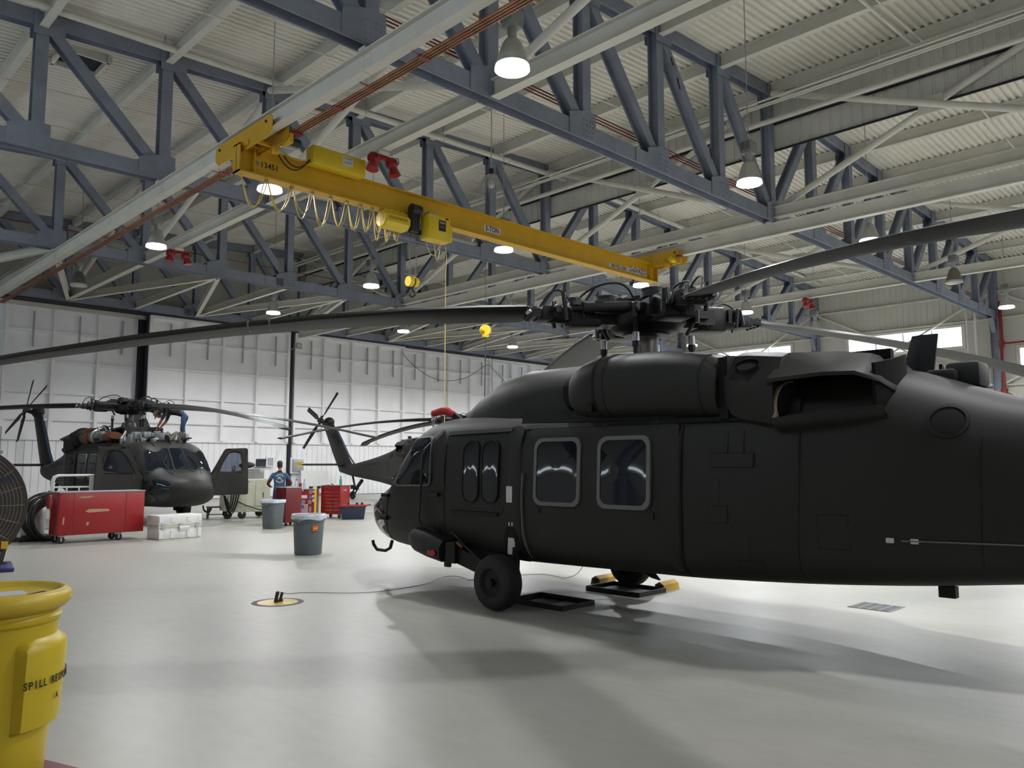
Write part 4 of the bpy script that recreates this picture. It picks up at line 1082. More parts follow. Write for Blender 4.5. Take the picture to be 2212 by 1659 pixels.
        part('ps4' + sd, 'panel_joint', 'seam', h, lambda: strip([(2.36, .75), (2.37, 2.15)], sd, .014, .004))
        part('dg' + sd, 'handrail', 'rubber_grey', h, lambda: strip([(-3.42, 1.1), (-4.3, 1.11), (-4.42, 1.04)], sd, .012, .012))
        for j, (u, v) in enumerate(((-3.33, 1.1), (-3.52, 1.1))):
            part('wt%s%d' % (sd, j), 'tape_mark', 'sticker_white', h, lambda: skin(rrect(u - .03, u + .03, v - .022, v + .022, .005, 2), sd, .012, .02, 2), 30)
        part('ht%s' % sd, 'hinge', 'olive_dark', h, lambda: MB().box((s * 1.0, 3.88, 1.30), (.1, .14, .05)).box((s * 1.0, 3.9, .96), (.1, .14, .05)))
        for j, (a, b, c, e) in enumerate(((1.03, 1.13, 1.29, 1.49), (1.07, 1.09, 1.0, 1.05), (1.02, 1.04, 1.0, 1.05))):
            part('sq%s%d' % (sd, j), 'reflective_patch', 'sticker_white', h, lambda: skin(rrect(a, b, c, e, .005, 2), sd, .036, .02, 2), 30)
        # round vent on the transition section
        part('rv' + sd, 'round_vent_rim', 'olive_dark', h, lambda: skin([(-3.80 + .16 * cos(t * pi / 12), 2.14 + .15 * sin(t * pi / 12)) for t in range(24)], sd, .014, .03, hole=[(-3.80 + .135 * cos(t * pi / 12), 2.14 + .125 * sin(t * pi / 12)) for t in range(24)]), 30)
        part('rvh' + sd, 'round_vent', 'soot_shade', h, lambda: skin([(-3.80 + .135 * cos(t * pi / 12), 2.14 + .125 * sin(t * pi / 12)) for t in range(24)], sd, .004, .02, 4), 30)
        # ---- landing gear: sponson, drag beam, strut, wheel
        def spons():
            R_ = []
            for (y, x0, x1, zb, zt_) in ((3.10, 1.0, 1.14, .70, .80), (3.04, .9, 1.24, .64, .85), (2.85, .85, 1.33, .58, .87), (2.5, .82, 1.40, .53, .84), (2.14, .80, 1.44, .49, .76)):
                R_.append([V((s * a, y, b)) for a, b in ((x0, zb), (x1 - .05, zb), (x1, zb + .05), (x1, zt_ - .08), (x1 - .06, zt_), (x0, zt_ + .03))])
            return MB().loft(R_)
        part('spn' + sd, 'sponson', 'olive', h, spons, 40)
        g = empty('landing_gear', (0, 0, 0)); g.parent = h
        part('drg' + sd, 'drag_beam', 'olive_dark', g, lambda: MB().loft([[V((s * (1.22 + a), y, z + b)) for a, b in ((-.11, -.1), (.11, -.1), (.11, .1), (-.11, .1))] for y, z in ((2.15, .64), (1.75, .55), (1.45, .48), (1.13, .34))]).box((s * 1.24, 1.98, .62), (.3, .18, .26)).cyl((s * 1.05, 1.13, .33), (s * 1.4, 1.13, .33), .08, n=12).box((s * 1.34, 2.08, .5), (.04, .1, .14)))
        part('str' + sd, 'shock_strut', 'olive_dark', g, lambda: MB().cyl((s * 1.14, 1.08, .3), (s * 1.14, 1.05, .95), .075, n=14))
        part('stb' + sd, 'strut_band', 'sticker_white', g, lambda: MB().cyl((s * 1.14, 1.07, .66), (s * 1.14, 1.06, .86), .079, n=14))
        part('shk' + sd, 'strut_opening', 'soot_shade', h, lambda: skin([(1.06 + .13 * cos(t * pi / 8), .78 + .24 * sin(t * pi / 8)) for t in range(16)], sd, .034, .03, 3), 30)
        w = part('mw', 'tyre', 'rubber', g, lambda: wheel_mb(.333, .27, .17), 40); w.location = (s * 1.36, 1.13, 0)
        hb = part('mwh', 'wheel_hub', 'olive_dark', w, lambda: MB().cyl((-.09, 0, .333), (.09, 0, .333), .15, n=20).cyl((-.15, 0, .333), (.15, 0, .333), .05, n=12), 40)
        if s < 0:
            part('gll', 'position_light', 'tail_light', h, lambda: MB().sphere((-1.45, 2.25, .60), .05, 10, 7, (.5, 1.1, .8)).sphere((-1.45, 2.33, .60), .04, 10, 7, (.5, 1, .8)), 60)
            part('hosel', 'brake_hose', 'black', g, lambda: MB().tube([(-1.3, 2.1, .82), (-1.34, 2.02, .88), (-1.36, 1.9, .84), (-1.34, 1.75, .72), (-1.36, 1.5, .6), (-1.34, 1.3, .5)], .012, 6))
            part('brass', 'brass_fitting', 'copper_brown', g, lambda: MB().cyl((-1.38, 1.85, .76), (-1.38, 1.75, .71), .02, n=8))
        # engine or exposed engine, exhaust suppressor
        if opened: engine(s, h)
        else:
            n_ = part('nac' + sd, 'engine_cowl', 'olive', h, lambda: nacelle(s), 40)
            part('nr1' + sd, 'cowl_seam', 'seam', n_, lambda: cowl_ring(s, -.24, .402, .372, 2.645, .006, .035), 30)
            part('nr2' + sd, 'cowl_seam', 'seam', n_, lambda: cowl_ring(s, -.40, .410, .380, 2.65, .004, .010), 30)
            part('nr3' + sd, 'cowl_seam', 'seam', n_, lambda: cowl_ring(s, -1.62, .399, .345, 2.578, .004, .01), 30)
            part('nl' + sd, 'cowl_latch', 'olive_dark', n_, lambda: MB().box((s * 1.16, -.2, 2.40), (.14, .1, .08)))
            part('int' + sd, 'engine_intake', 'soot_shade', h, lambda: MB().cyl((s * .8, .20, 2.62), (s * .8, .36, 2.62), .22, n=18))
        hirss(s, h, kind)
    # engine deck between cabin roof and cowls
    part('deck', 'engine_deck', 'olive_dark', h, lambda: MB().loft([[V((x, y, z)) for x, z in ((-1.02, 2.26), (1.02, 2.26), (.98, 2.40), (-.98, 2.40))] for y in (1.05, -2.6)]))
    fairing(h, opened)
    part('step', 'tow_step', 'olive_dark', h, lambda: MB().tube([(-.45, 4.45, .55), (-.45, 4.5, .43), (-.45, 4.62, .38), (-.45, 4.85, .38), (-.45, 4.95, .46), (-.45, 4.97, .52)], .026, 8))
    part('wsps', 'wire_cutter', 'olive_dark', h, lambda: MB().prism([(-.015, 3.3, 2.2), (-.015, 2.6, 2.3), (-.015, 2.75, 2.62), (-.015, 2.95, 2.62)], (.03, 0, 0)))
    for s in (-1, 1):
        pt = part('pit%d' % s, 'pitot_tube', 'olive_dark', h, lambda: MB().bar((s * .55, 2.62, 2.32), (s * .55, 2.92, 2.50), .05, .09).tube([(s * .55, 2.9, 2.49), (s * .55, 3.0, 2.53), (s * .55, 3.28, 2.53)], .022, 8))
        if kind == 'H1': 
            cv = part('pcv%d' % s, 'pitot_cover', 'red_cloth', h, lambda: MB().tube([(s * .55, 2.86, 2.47), (s * .55, 3.0, 2.54), (s * .55, 3.14, 2.55), (s * .55, 3.34, 2.52)], [.045, .055, .058, .05], 8), 40)
            part('pst%d' % s, 'cover_streamer', 'sticker_white', cv, lambda: MB().loft([[V((s * .55 + a, y, z)) for a in (-.03, .03)] + [V((s * .55 + .03, y - .006, z)), V((s * .55 - .03, y - .006, z))] for y, z in ((3.36, 2.56), (3.37, 2.5), (3.33, 2.43), (3.35, 2.36), (3.31, 2.28), (3.32, 2.2))]))
    part('roofk', 'roof_fitting', 'black', h, lambda: MB().cyl((-.3, 2.95, 2.38), (-.3, 2.95, 2.46), .05, n=10).box((.1, 2.8, 2.42), (.3, .2, .1)).tube([(-.4, 3.05, 2.3), (-.2, 2.9, 2.47), (.1, 2.85, 2.47), (.4, 2.95, 2.36)], .02, 6))
    # spine antennas
    part('ant', 'blade_antenna', 'black', h, lambda: MB().loft([[V((t * a, y + c * b, z)) for a, b in ((0, .5), (1, .1), (.4, -.5), (-.4, -.5), (-1, .1))] for z, y, c, t in ((2.60, -3.33, .30, .04), (3.02, -3.42, .24, .025))]))
    part('antb', 'antenna_base', 'olive_dark', h, lambda: MB().box((0, -3.35, 2.64), (.3, .5, .05), rx=rad(18)))
    part('dsp', 'flare_dispenser', 'black', h, lambda: MB().bbox((0.05, -3.76, 2.60), (.34, .30, .24), .04).bbox((-.12, -3.6, 2.58), (.2, .26, .14), .03))
    part('bel', 'belly_antenna', 'olive_dark', h, lambda: MB().prism([(-.02, .2, .56), (-.02, -.1, .56), (-.02, -.3, .36), (-.02, -.18, .38)], (.04, 0, 0))); part('bel2', 'belly_fitting', 'olive_dark', h, lambda: MB().box((-.3, -3.6, .62), (.1, .14, .1)))
    if opened:
        part('tray', 'gearbox_cover', 'black', h, lambda: MB().box((0, .2, 2.86), (1.2, 1.5, .06), rx=rad(3)).box((0, .9, 2.78), (1.1, .1, .2)))
        def gb():
            rr = random.Random(11); m = MB()
            for q in range(34):
                x, y = rr.uniform(-.85, .85), rr.uniform(1.0, 2.4)
                if rr.random() < .5: m.bbox((x, y, 2.44 + rr.uniform(.02, .2)), (rr.uniform(.08, .22), rr.uniform(.08, .22), rr.uniform(.1, .3)), .01, rz=rr.uniform(0, 1))
                else: m.cyl((x, y, 2.38), (x + rr.uniform(-.1, .1), y, 2.45 + rr.uniform(.05, .3)), rr.uniform(.03, .09), n=10)
            return m
        part('acc', 'deck_accessories', 'metal_grey', h, gb)['kind'] = 'stuff'
        def gb2():
            rr = random.Random(12); m = MB()
            for q in range(20):
                x, y = rr.uniform(-.9, .9), rr.uniform(.9, 2.3)
                m.tube([(x, y, 2.45), (x + rr.uniform(-.2, .2), y + rr.uniform(-.3, .3), 2.75), (x + rr.uniform(-.4, .4), y + rr.uniform(-.4, .4), 2.5)], .02, 5)
            return m
        part('acc2', 'deck_hoses', 'cream_cart', h, gb2)['kind'] = 'stuff'
        part('mbase', 'gearbox', 'steel_dull', h, lambda: MB().lathe([(.42, 2.4), (.38, 2.75), (.24, 2.95), (.2, 3.1)], c=(0, -.16, 0), n=20))
    rotor(h, az, 3.63, -.16, kind)
    tail(h, tr_ang, kind)
    for s in (-1, 1):
        mt = basis(V((s * .6, -5.6, 1.62)), (0, -1 * s * -1, 0) if False else (0, s * 1.0, 0), (0, 0, 1))
        # lettering along the tail cone, placed on the surface
        p = cast((s * 2, -5.6, 1.72), (-s, 0, 0)); q0 = cast((s * 2, -6.4, 1.66), (-s, 0, 0)); q1 = cast((s * 2, -4.8, 1.78), (-s, 0, 0))
        dirv = (q1 - q0) if s > 0 else (q0 - q1)
        dirv = -dirv if False else dirv
        xdir = dirv.normalized()
        xdir = xdir if s > 0 else xdir
        o = text_obj('lettering', 'UNITED STATES ARMY', .17, 'mark_dark', h, basis(p + V((s * .03, 0, 0)), xdir, (0, 0, 1)))
    return h
def _ell(u, v, sd):
    f, d = PL[sd]; vs = []; fs = []
    for (a0, a1, b0, b1) in ((0, .09, .05, .07), (.0, .02, .0, .05)):
        k = len(vs)
        for (a, b) in ((a0, b0), (a1, b0), (a1, b1), (a0, b1)):
            c = cast(f(u + a, v + b), d); vs += [c - d * .031, c - d * .02]
        fs += [(k, k + 2, k + 4, k + 6), (k, k + 1, k + 3, k + 2), (k + 2, k + 3, k + 5, k + 4), (k + 4, k + 5, k + 7, k + 6), (k + 6, k + 7, k + 1, k)]
    return vs, fs

H1 = make_heli('H1', (8.2095, 6.0939, 0), rad(1), (146, 237, 330, 57), 20, 'dark olive helicopter with closed engine cowls, standing by two black drip pans')
hd2 = rad(180) + math.atan2(.03, .9995)
H2 = make_heli('H2', (9.45, 27.45, 0), hd2, [a - math.degrees(hd2) for a in (-25, -80, 168, 66)], 35, 'dark olive helicopter with open cockpit doors and exposed engines, a mechanic on its roof')
hd3 = rad(180) + math.atan2(.055, .998)
H3 = make_heli('H3', (22.75, 26.3, 0), hd3, [a - math.degrees(hd3) for a in (177, 87, -3, -93)], -25, 'dark olive helicopter parked tail to the white doors behind the red tool chests')
# ================================================================== OVERHEAD CRANE
cr = thing('bridge_crane', 'yellow five-ton overhead bridge crane spanning the two runway beams', 'crane')
GY = 15.45
MB().ibeam((7.16, GY, 8.08), (21.88, GY, 8.08), .60, .30, .03, .02).build('girder', 'crane_yellow', cr)
for x in (7.17, 21.87): MB().box((x, GY, 8.08), (.02, .3, .6)).build('end_plate', 'crane_yellow', cr)
for x in (7.5, 21.5): MB().box((x, GY - .08, 8.08), (.02, .14, .54)).build('stiffener', 'crane_yellow', cr)
for e, x in enumerate(RUN):
    t = empty('end_truck', (x, GY, 0)); t.parent = cr
    for s in (-1, 1):
        MB().prism([(s * .17, -1.28, 8.33), (s * .17, -1.15, 8.24), (s * .17, 1.1, 8.24), (s * .17, 1.26, 8.36), (s * .17, 1.26, 8.62), (s * .17, 1.1, 8.68), (s * .17, -1.2, 8.68), (s * .17, -1.28, 8.6)], (s * .02, 0, 0)).build('side_plate', 'crane_yellow', t)
        for yy_ in (-1.05, 1.05):
            MB().cyl((s * .07, yy_, 8.57), (s * .16, yy_, 8.57), .085, n=18).build('wheel', 'steel_dull', t, 40)
            MB().cyl((s * .19, yy_, 8.57), (s * .215, yy_, 8.57), .03, n=8).build('axle_cap', 'black', t, 40)
        MB().bar((s * .17, -.35, 8.36), (s * .17, .35, 8.36), .1, .1).build('saddle', 'crane_yellow', t)
    MB().bar((-.17, -.6, 8.30), (.17, -.6, 8.30), .08, .06).build('cross_tie', 'crane_yellow', t)
    MB().bar((-.17, .6, 8.30), (.17, .6, 8.30), .08, .06).build('cross_tie', 'crane_yellow', t)
    m = 1 if e == 0 else -1
    MB().cyl((.24 * m, -1.1, 8.29), (.52 * m, -1.1, 8.29), .085, n=16).build('drive_motor', 'black' if e == 0 else 'hoist_yellow', t, 40)
    MB().bbox((.235 * m, -1.15, 8.28), (.08, .34, .22), .02).build('gear_case', 'crane_yellow', t, 40)
    MB().box((.33 * m, -1.32, 8.385), (.22, .14, .04)).build('collector', 'red_pipe', t)
    MB().bbox((.2 * m, -.72, 8.2), (.13, .13, .2), .02).build('bumper', 'crane_yellow', t, 40)
pn = MB().bbox((9.38, GY - .27, 8.50), (1.36, .30, .40), .015).build('control_panel', 'hoist_yellow', cr, 40)
MB().box((9.58, GY - .424, 8.54), (.27, .006, .20)).build('label_plate', 'sticker_white', pn)
text_obj('lettering', 'DANGER', .05, 'red_paint', pn, basis(V((9.58, GY - .429, 8.60)), (1, 0, 0), (0, 0, 1)))
MB().box((9.58, GY - .429, 8.52), (.2, .004, .012)).box((9.58, GY - .429, 8.49), (.2, .004, .012)).build('small_print', 'sticker_grey', pn)
for k, (x0, z0, dx, sg) in enumerate(((8.0, 8.42, .75, .38), (8.15, 8.36, .6, .25), (8.1, 8.44, .62, .12))):
    MB().tube(catenary((x0, GY - .12 - .03 * k, z0), (x0 + dx, GY - .30, 8.50 - .04 * k), sg), .014, 6).build('power_cable', 'black' if k < 2 else 'cable_yellow', cr)
# lettering on the girder web
ty = GY - .013
text_obj('lettering', '13451', .17, 'ink', cr, basis(V((7.90, ty, 8.08)), (1, 0, 0), (0, 0, 1)), bold=.003)
MB().box((7.62, ty, 8.09), (.11, .006, .07)).build('name_plate', 'metal_grey', cr)
lp = MB().box((14.42, ty, 8.06), (.60, .008, .18)).build('capacity_sign', 'sticker_white', cr)
text_obj('lettering', '5-TON', .20, 'ink', lp, basis(V((14.42, ty - .006, 8.06)), (1, 0, 0), (0, 0, 1)), bold=.004, sx=.82)
MB().box((19.95, ty, 7.99), (.98, .006, .12)).build('phone_plate', 'sticker_white', cr)
text_obj('lettering', '800-926-2006', .15, 'ink', cr, basis(V((19.95, ty - .005, 7.99)), (1, 0, 0), (0, 0, 1)), bold=.002, sx=.95)
MB().box((20.95, ty, 8.03), (.95, .006, .2)).build('maker_plate', 'sticker_white', cr)
text_obj('lettering', 'DeSHAZO', .24, 'ink', cr, basis(V((20.95, ty - .005, 8.04)), (1, 0, 0), (0, 0, 1)), bold=.003, sx=.8)
# hoist trolley
ho = empty('hoist', (0, 0, 0)); ho.parent = cr
def drum():
    R_ = []
    for x in (10.72, 10.76, 11.38, 11.46):
        r = .2 if x in (10.72, 11.46) else .235
        R_.append([V((x, GY - .1 + r * cos(2 * pi * k / 8 + pi / 8), 7.56 + r * sin(2 * pi * k / 8 + pi / 8))) for k in range(8)])
    return MB().loft(R_)
dm_ = drum().build('motor_housing', 'hoist_yellow', ho, 30)
for k in range(4): MB().box((10.85 + .16 * k, GY - .1, 7.80), (.07, .12, .04)).build('motor_rib', 'hoist_yellow', dm_)
text_obj('lettering', 'SPACEMASTER', .085, 'red_dark', dm_, basis(V((11.07, GY - .345, 7.56)), (1, 0, 0), (0, 0, 1)))
MB().bbox((11.62, GY - .1, 7.62), (.26, .4, .5), .03).build('gearbox', 'black', ho, 40)
MB().cyl((11.48, GY - .28, 7.92), (11.75, GY - .28, 7.92), .13, n=14).build('trolley_wheel_guard', 'black', ho, 40)
MB().box((11.5, GY + .0, 7.42), (1.3, .34, .12)).build('trolley_frame', 'black', ho)
hb_ = MB().bbox((12.22, GY - .30, 7.55), (.68, .34, .62), .012).build('control_box', 'hoist_yellow', ho, 40)
MB().box((12.30, GY - .474, 7.62), (.22, .006, .27)).build('name_plate', 'ink', hb_)
text_obj('lettering', 'R&M', .085, 'sticker_white', hb_, basis(V((12.30, GY - .479, 7.69)), (1, 0, 0), (0, 0, 1)))
MB().box((12.30, GY - .478, 7.60), (.14, .004, .008)).box((12.30, GY - .478, 7.57), (.14, .004, .008)).build('small_print', 'sticker_grey', hb_)
MB().box((12.12, GY - .3, 7.89), (.36, .2, .06)).build('terminal_rail', 'galv', hb_)
MB().box((12.45, GY - .474, 7.82), (.1, .005, .05)).build('warning_label', 'red_paint', hb_)
MB().bbox((12.66, GY - .26, 7.52), (.14, .2, .42), .02).build('limit_switch', 'hoist_yellow', ho, 40)
MB().bbox((12.76, GY - .2, 7.50), (.1, .14, .26), .02).build('junction_box', 'grey_plastic', ho, 40)
for k, (dx, dy) in enumerate(((-.06, -.08), (.02, .08), (.10, -.08), (.17, .06))):
    MB().cyl((11.70 + dx, GY + dy, 6.28), (11.70 + dx * 1.4, GY + dy, 7.42), .008, n=6).build('wire_rope', 'steel_dull', ho)
hk = empty('hook_block', (11.76, GY, 6.12)); hk.parent = cr
MB().cyl((-.14, 0, .08), (-.02, 0, .08), .125, n=20).build('sheave_cover', 'hoist_yellow', hk, 40)
MB().cyl((.03, 0, .08), (.13, 0, .08), .12, n=20).build('sheave_cover', 'hoist_yellow', hk, 40)
MB().cyl((-.02, 0, .08), (.03, 0, .08), .1, n=16).build('sheave', 'black', hk, 40)
MB().tube([(0, 0, -.02), (0, 0, -.1), (.06, 0, -.16), (.07, 0, -.24), (.0, 0, -.30), (-.08, 0, -.27), (-.1, 0, -.2)], [.03, .028, .03, .03, .03, .025, .012], 8).build('hook', 'black', hk, 40)
# festoon cables under the girder
rr = random.Random(4)
x = 7.3; k = 0
xs_ = [7.25, 7.85, 8.45, 8.95, 9.42, 9.85, 10.22, 10.55, 10.85, 11.1, 11.35]
for a, b in zip(xs_[:-1], xs_[1:]):
    for j in range(2):
        dr = (.68 if k < 1 else .6) * rr.uniform(.85, 1.15)
        MB().tube(catenary((a + .03 * j, GY - .05 + .05 * j, 7.76), (b - .05 * j, GY - .05 + .05 * j, 7.76), dr + .06 * j, 14), .012, 6).build('festoon_cable', 'cable_yellow', cr, 60)
    MB().box((b, GY, 7.755), (.05, .08, .05)).build('festoon_carrier', 'galv', cr)
    k += 1
MB().tube(catenary((12.0, GY - .2, 7.25), (12.45, GY - .2, 7.28), .35, 12), .012, 6).build('festoon_cable', 'cable_yellow', cr, 60)
MB().tube(catenary((12.3, GY - .15, 7.25), (12.5, GY - .15, 7.26), .42, 12), .012, 6).build('festoon_cable', 'cable_yellow', cr, 60)
pe = empty('pendant', (12.77, GY - .05, 0)); pe.parent = cr
MB().tube([(-.05, 0, 7.4), (.03, 0, 7.0), (0, 0, 6.6), (0, 0, 1.55)], .011, 6).build('pendant_cable', 'cable_yellow', pe)
MB().bbox((0, 0, 1.38), (.09, .08, .38), .02).build('pendant_control', 'hoist_yellow', pe, 40)
for k in range(4): MB().cyl((0, -.04, 1.26 + .07 * k), (0, -.055, 1.26 + .07 * k), .02, n=8).build('button', 'black', pe)

bk = thing('hook_hoist', 'yellow hook block hanging on a thin cable above the cockpit roof', 'hoist', (18.42, 20.05, 6.29))
MB().cyl((0, 0, .2), (0, 0, 2.6), .008, n=6).build('cable', 'steel_dull', bk)
MB().cyl((-.07, -.05, .04), (.07, .05, .04), .19, n=22).build('sheave_cover', 'hoist_yellow', bk, 40)
MB().bbox((0, 0, -.12), (.2, .18, .18), .04).build('swivel', 'hoist_yellow', bk, 40)
MB().bbox((-.2, -.1, .06), (.12, .12, .16), .03).build('side_lug', 'hoist_yellow', bk, 40); MB().bbox((.2, .1, .06), (.12, .12, .16), .03).build('side_lug', 'hoist_yellow', bk, 40)
MB().tube([(0, 0, -.2), (.0, 0, -1.0), (-.05, 0, -3.4)], .018, 6).build('pendant_cable', 'black', bk)

# door-wall cable swag and floodlight
pts = [(28.94, 38.95, 8.42), (29.5, 38.95, 7.95), (30.27, 38.95, 7.48), (31.1, 38.95, 7.1), (32.12, 38.95, 6.95), (33.2, 38.95, 7.05), (34.26, 38.95, 7.35), (35.2, 38.95, 7.9), (36.02, 38.95, 8.42), (36.6, 38.95, 8.0), (37.18, 38.95, 7.57), (37.8, 38.95, 7.2), (38.4, 38.95, 6.9), (39.6, 38.95, 6.6), (41, 38.95, 6.8)]
tag(MB().tube(soft(pts), .016, 6).build('power_cable', 'black', None, 60), 'black power cable swagged across the white door leaves', 'cable')
fl_ = thing('floodlight', 'small dark floodlight on an arm by the black door joint', 'floodlight', (21.85, 38.95, 8.13))
MB().bar((-.3, .2, -.25), (0, .0, -.05), .03, .03).build('bracket', 'galv', fl_)
MB().loft([[V((.08 + w * a, -.02 - d, h_ * b)) for a, b in ((-1, -1), (1, -1), (1, 1), (-1, 1))] for d, w, h_ in ((-.08, .09, .09), (.08, .17, .15))]).build('housing', 'grey_plastic', fl_)
MB().box((.08, -.105, 0), (.28, .01, .24)).build('lens', 'lamp_off', fl_)

# ================================================================== FLOOR OBJECTS
# yellow salvage drum
b = thing('salvage_drum', 'large yellow plastic spill drum with a screw lid', 'drum', (1.15, 5.40, 0))
FA = math.atan2(-5.40, -1.15)         # towards the viewer
body = MB().lathe([(.0, .0), (.285, .0), (.30, .02), (.318, .35), (.328, .60), (.335, .78), (.337, .86), (.352, .875), (.355, .895), (.34, .91), (.335, .93), (.36, .935), (.362, .95)], n=64)
body.build('body', 'barrel_yellow', b, 35)
lid = MB().lathe([(.0, 1.012), (.29, 1.012), (.318, 1.015), (.335, 1.034), (.355, 1.045), (.375, 1.04), (.395, 1.02), (.402, .995), (.395, .965), (.375, .945), (.34, .94)], n=64).build('lid', 'lid_yellow', b, 50)
# raised flat pads on the drum wall
for a0 in (FA + rad(57), FA - rad(33), FA + rad(147), FA + rad(237)):
    vs = []; fs = []; nA, prof = 12, [(.29, .0), (.31, .048), (.34, .052), (.72, .058), (.76, .045), (.79, .0)]
    for i in range(nA + 1):
        t = -1 + 2 * i / nA; a = a0 + rad(36) * t; e = 1 if abs(t) < .86 else 0
        for z, o_ in prof: 
            r_ = .312 + (z - .3) * .045 + o_ * e
            vs.append((r_ * cos(a), r_ * sin(a), z))
    n_ = len(prof)
    for i in range(nA):
        for j in range(n_ - 1): q = i * n_ + j; fs.append((q, q + n_, q + n_ + 1, q + 1))
    MB().add(vs, fs).build('raised_pad', 'barrel_yellow', b, 40)
def curved_text(s, size, a0, z, r, m, parent, da):
    for k, ch in enumerate(s):
        if ch == ' ': continue
        a = a0 + da * (k - (len(s) - 1) / 2)
        o_ = V((r * cos(a), r * sin(a), z))
        text_obj('lettering', ch, size, m, parent, basis(o_, (-sin(a), cos(a), 0), (0, 0, 1)), bold=.0012, sx=.8)
curved_text('SPILL RESPONSE KIT', .058, FA + rad(64), .555, .390, 'ink', b, rad(4.4))
curved_text('A', .045, FA + rad(60), .46, .387, 'ink', b, rad(4.9))
MB().prism([(-.12, -.1, 1.012), (.16, -.1, 1.012), (.16, .08, 1.012), (-.12, .08, 1.012)], (0, 0, .004), m=Mx.Rotation(FA + rad(100), 4, 'Z')).build('paper_label', 'sticker_white', lid)
text_obj('lettering', 'A', .16, 'ink', lid, basis(V((.24 * cos(FA + rad(80)), .24 * sin(FA + rad(80)), 1.0135)), (cos(FA + rad(75)), sin(FA + rad(75)), 0), (-sin(FA + rad(75)), cos(FA + rad(75)), 0)), bold=.004)
b = thing('drum_mat', 'red floor mat under the yellow drum', 'mat', (1.2, 5.36, 0))
MB().bbox((0, 0, .006), (.66, .66, .012), .004, rz=rad(20)).build('pad', 'red_dark', b)
b.location.z = 0.0
for o_ in [o for o in COL.objects if o.name.startswith('salvage_drum')]: o_.location.z = .012

# big pedestal fan
fan = thing('drum_fan', 'very large round cage fan on a low dark base', 'fan', (2.74, 15.86, 0), math.atan2(-15.83, -2.87) + pi / 2)
FR = 1.02; FZ = 1.07
cg = empty('cage', (0, 0, 0)); cg.parent = fan
for k in range(17):
    r = .14 + (FR - .15) * k / 16; yb = -.30 + .22 * (r / FR) ** 4
    MB().tube([(r * cos(2 * pi * t / 64), yb, FZ + r * sin(2 * pi * t / 64)) for t in range(64)], .0055, 5, closed=True).build('cage_ring', 'cage_wire', cg)
for k in range(20):
    a = 2 * pi * k / 20
    MB().tube([(r * cos(a), -.30 + .22 * (r / FR) ** 4, FZ + r * sin(a)) for r in (.12, .3, .5, .7, .85, .95, FR)], .006, 5).build('cage_rib', 'cage_wire', cg)
MB().lathe([(FR - .03, -.10), (FR + .02, -.12), (FR + .03, .0), (FR + .03, .42), (FR + .0, .45), (FR - .02, .42), (FR - .015, .0)], n=72, axis='Y', c=(0, 0, FZ)).build('shroud', 'fan_dark', fan, 40)
for k in range(26):
    r = .14 + (FR - .15) * k / 25
    if k % 3 == 0: MB().tube([(r * cos(2 * pi * t / 48), .44, FZ + r * sin(2 * pi * t / 48)) for t in range(48)], .0055, 5, closed=True).build('rear_ring', 'cage_wire', cg)
for k in range(5):
    a = 2 * pi * k / 5 + .25; R_ = []
    for r, c in ((.14, .10), (.3, .15), (.6, .17), (.93, .13)):
        tw = rad(42 - 22 * r)
        R_.append([V((r * cos(a) - c * q * cos(tw) * sin(a), .06 + c * q * sin(tw) + t_, FZ + r * sin(a) + c * q * cos(tw) * cos(a))) for q, t_ in ((-1, 0), (0, .012), (1, 0), (0, -.012))])
    MB().loft(R_).build('fan_blade', 'fan_dark', fan, 40)
MB().cyl((0, -.05, FZ), (0, .5, FZ), .15, n=24).build('motor', 'fan_dark', fan, 40)
MB().cyl((0, -.33, FZ), (0, -.29, FZ), .15, n=28).build('badge', 'sticker_white', fan, 40)
text_obj('lettering', 'ASE', .16, 'navy', fan, basis(V((.66, -.26, FZ + .42)), (1, 0, 0), (0, 0, 1)), bold=.006)
for s in (-1, 1):
    MB().bar((s * .7, .2, .04), (s * .8, .2, FZ - .5), .07, .07).build('leg', 'fan_dark', fan)
    MB().bbox((s * .72, .1, .035), (.34, 1.1, .07), .02).build('foot', 'blue_foot', fan, 40)
MB().bar((-.8, .2, .06), (.8, .2, .06), .08, .08).build('cross_bar', 'fan_dark', fan)
MB().box((.74, -.2, .42), (.1, .08, .12)).build('switch_box', 'chock_yellow', fan)

# hose coil on a white tank stand
hz = thing('hose_stand', 'white plastic tank on a stand with a thick coil of black hose', 'hose stand', (5.18, 21.3, 0), rad(14))
MB().lathe([(0, .12), (.30, .12), (.32, .15), (.32, .78), (.29, .84), (.12, .88), (0, .88)], n=28).build('tank', 'white_plastic', hz, 40)
for s in (-1, 1): MB().bar((s * .40, -.36, .0), (s * .40, -.36, 1.12), .07, .05).build('post', 'white_paint', hz)
MB().bar((-.4, -.36, 1.08), (.4, -.36, 1.08), .05, .05).build('top_bar', 'white_paint', hz)
MB().bbox((0, -.05, .06), (.9, .8, .1), .02).build('base', 'black', hz, 40)
rr = random.Random(2)
for k in range(12):
    R0 = .40 + .045 * (k % 4) ; cx, cz, yk = .14 + rr.uniform(-.07, .07), .46 + .03 * (k % 4), -.42 - .03 * k
    MB().tube([(cx + R0 * cos(t), yk + .05 * sin(2 * t + k), max(.045, cz + R0 * 1.0 * sin(t))) for t in [2 * pi * q / 40 for q in range(40)]], .03, 7, closed=True).build('hose_loop', 'rubber', hz, 60)

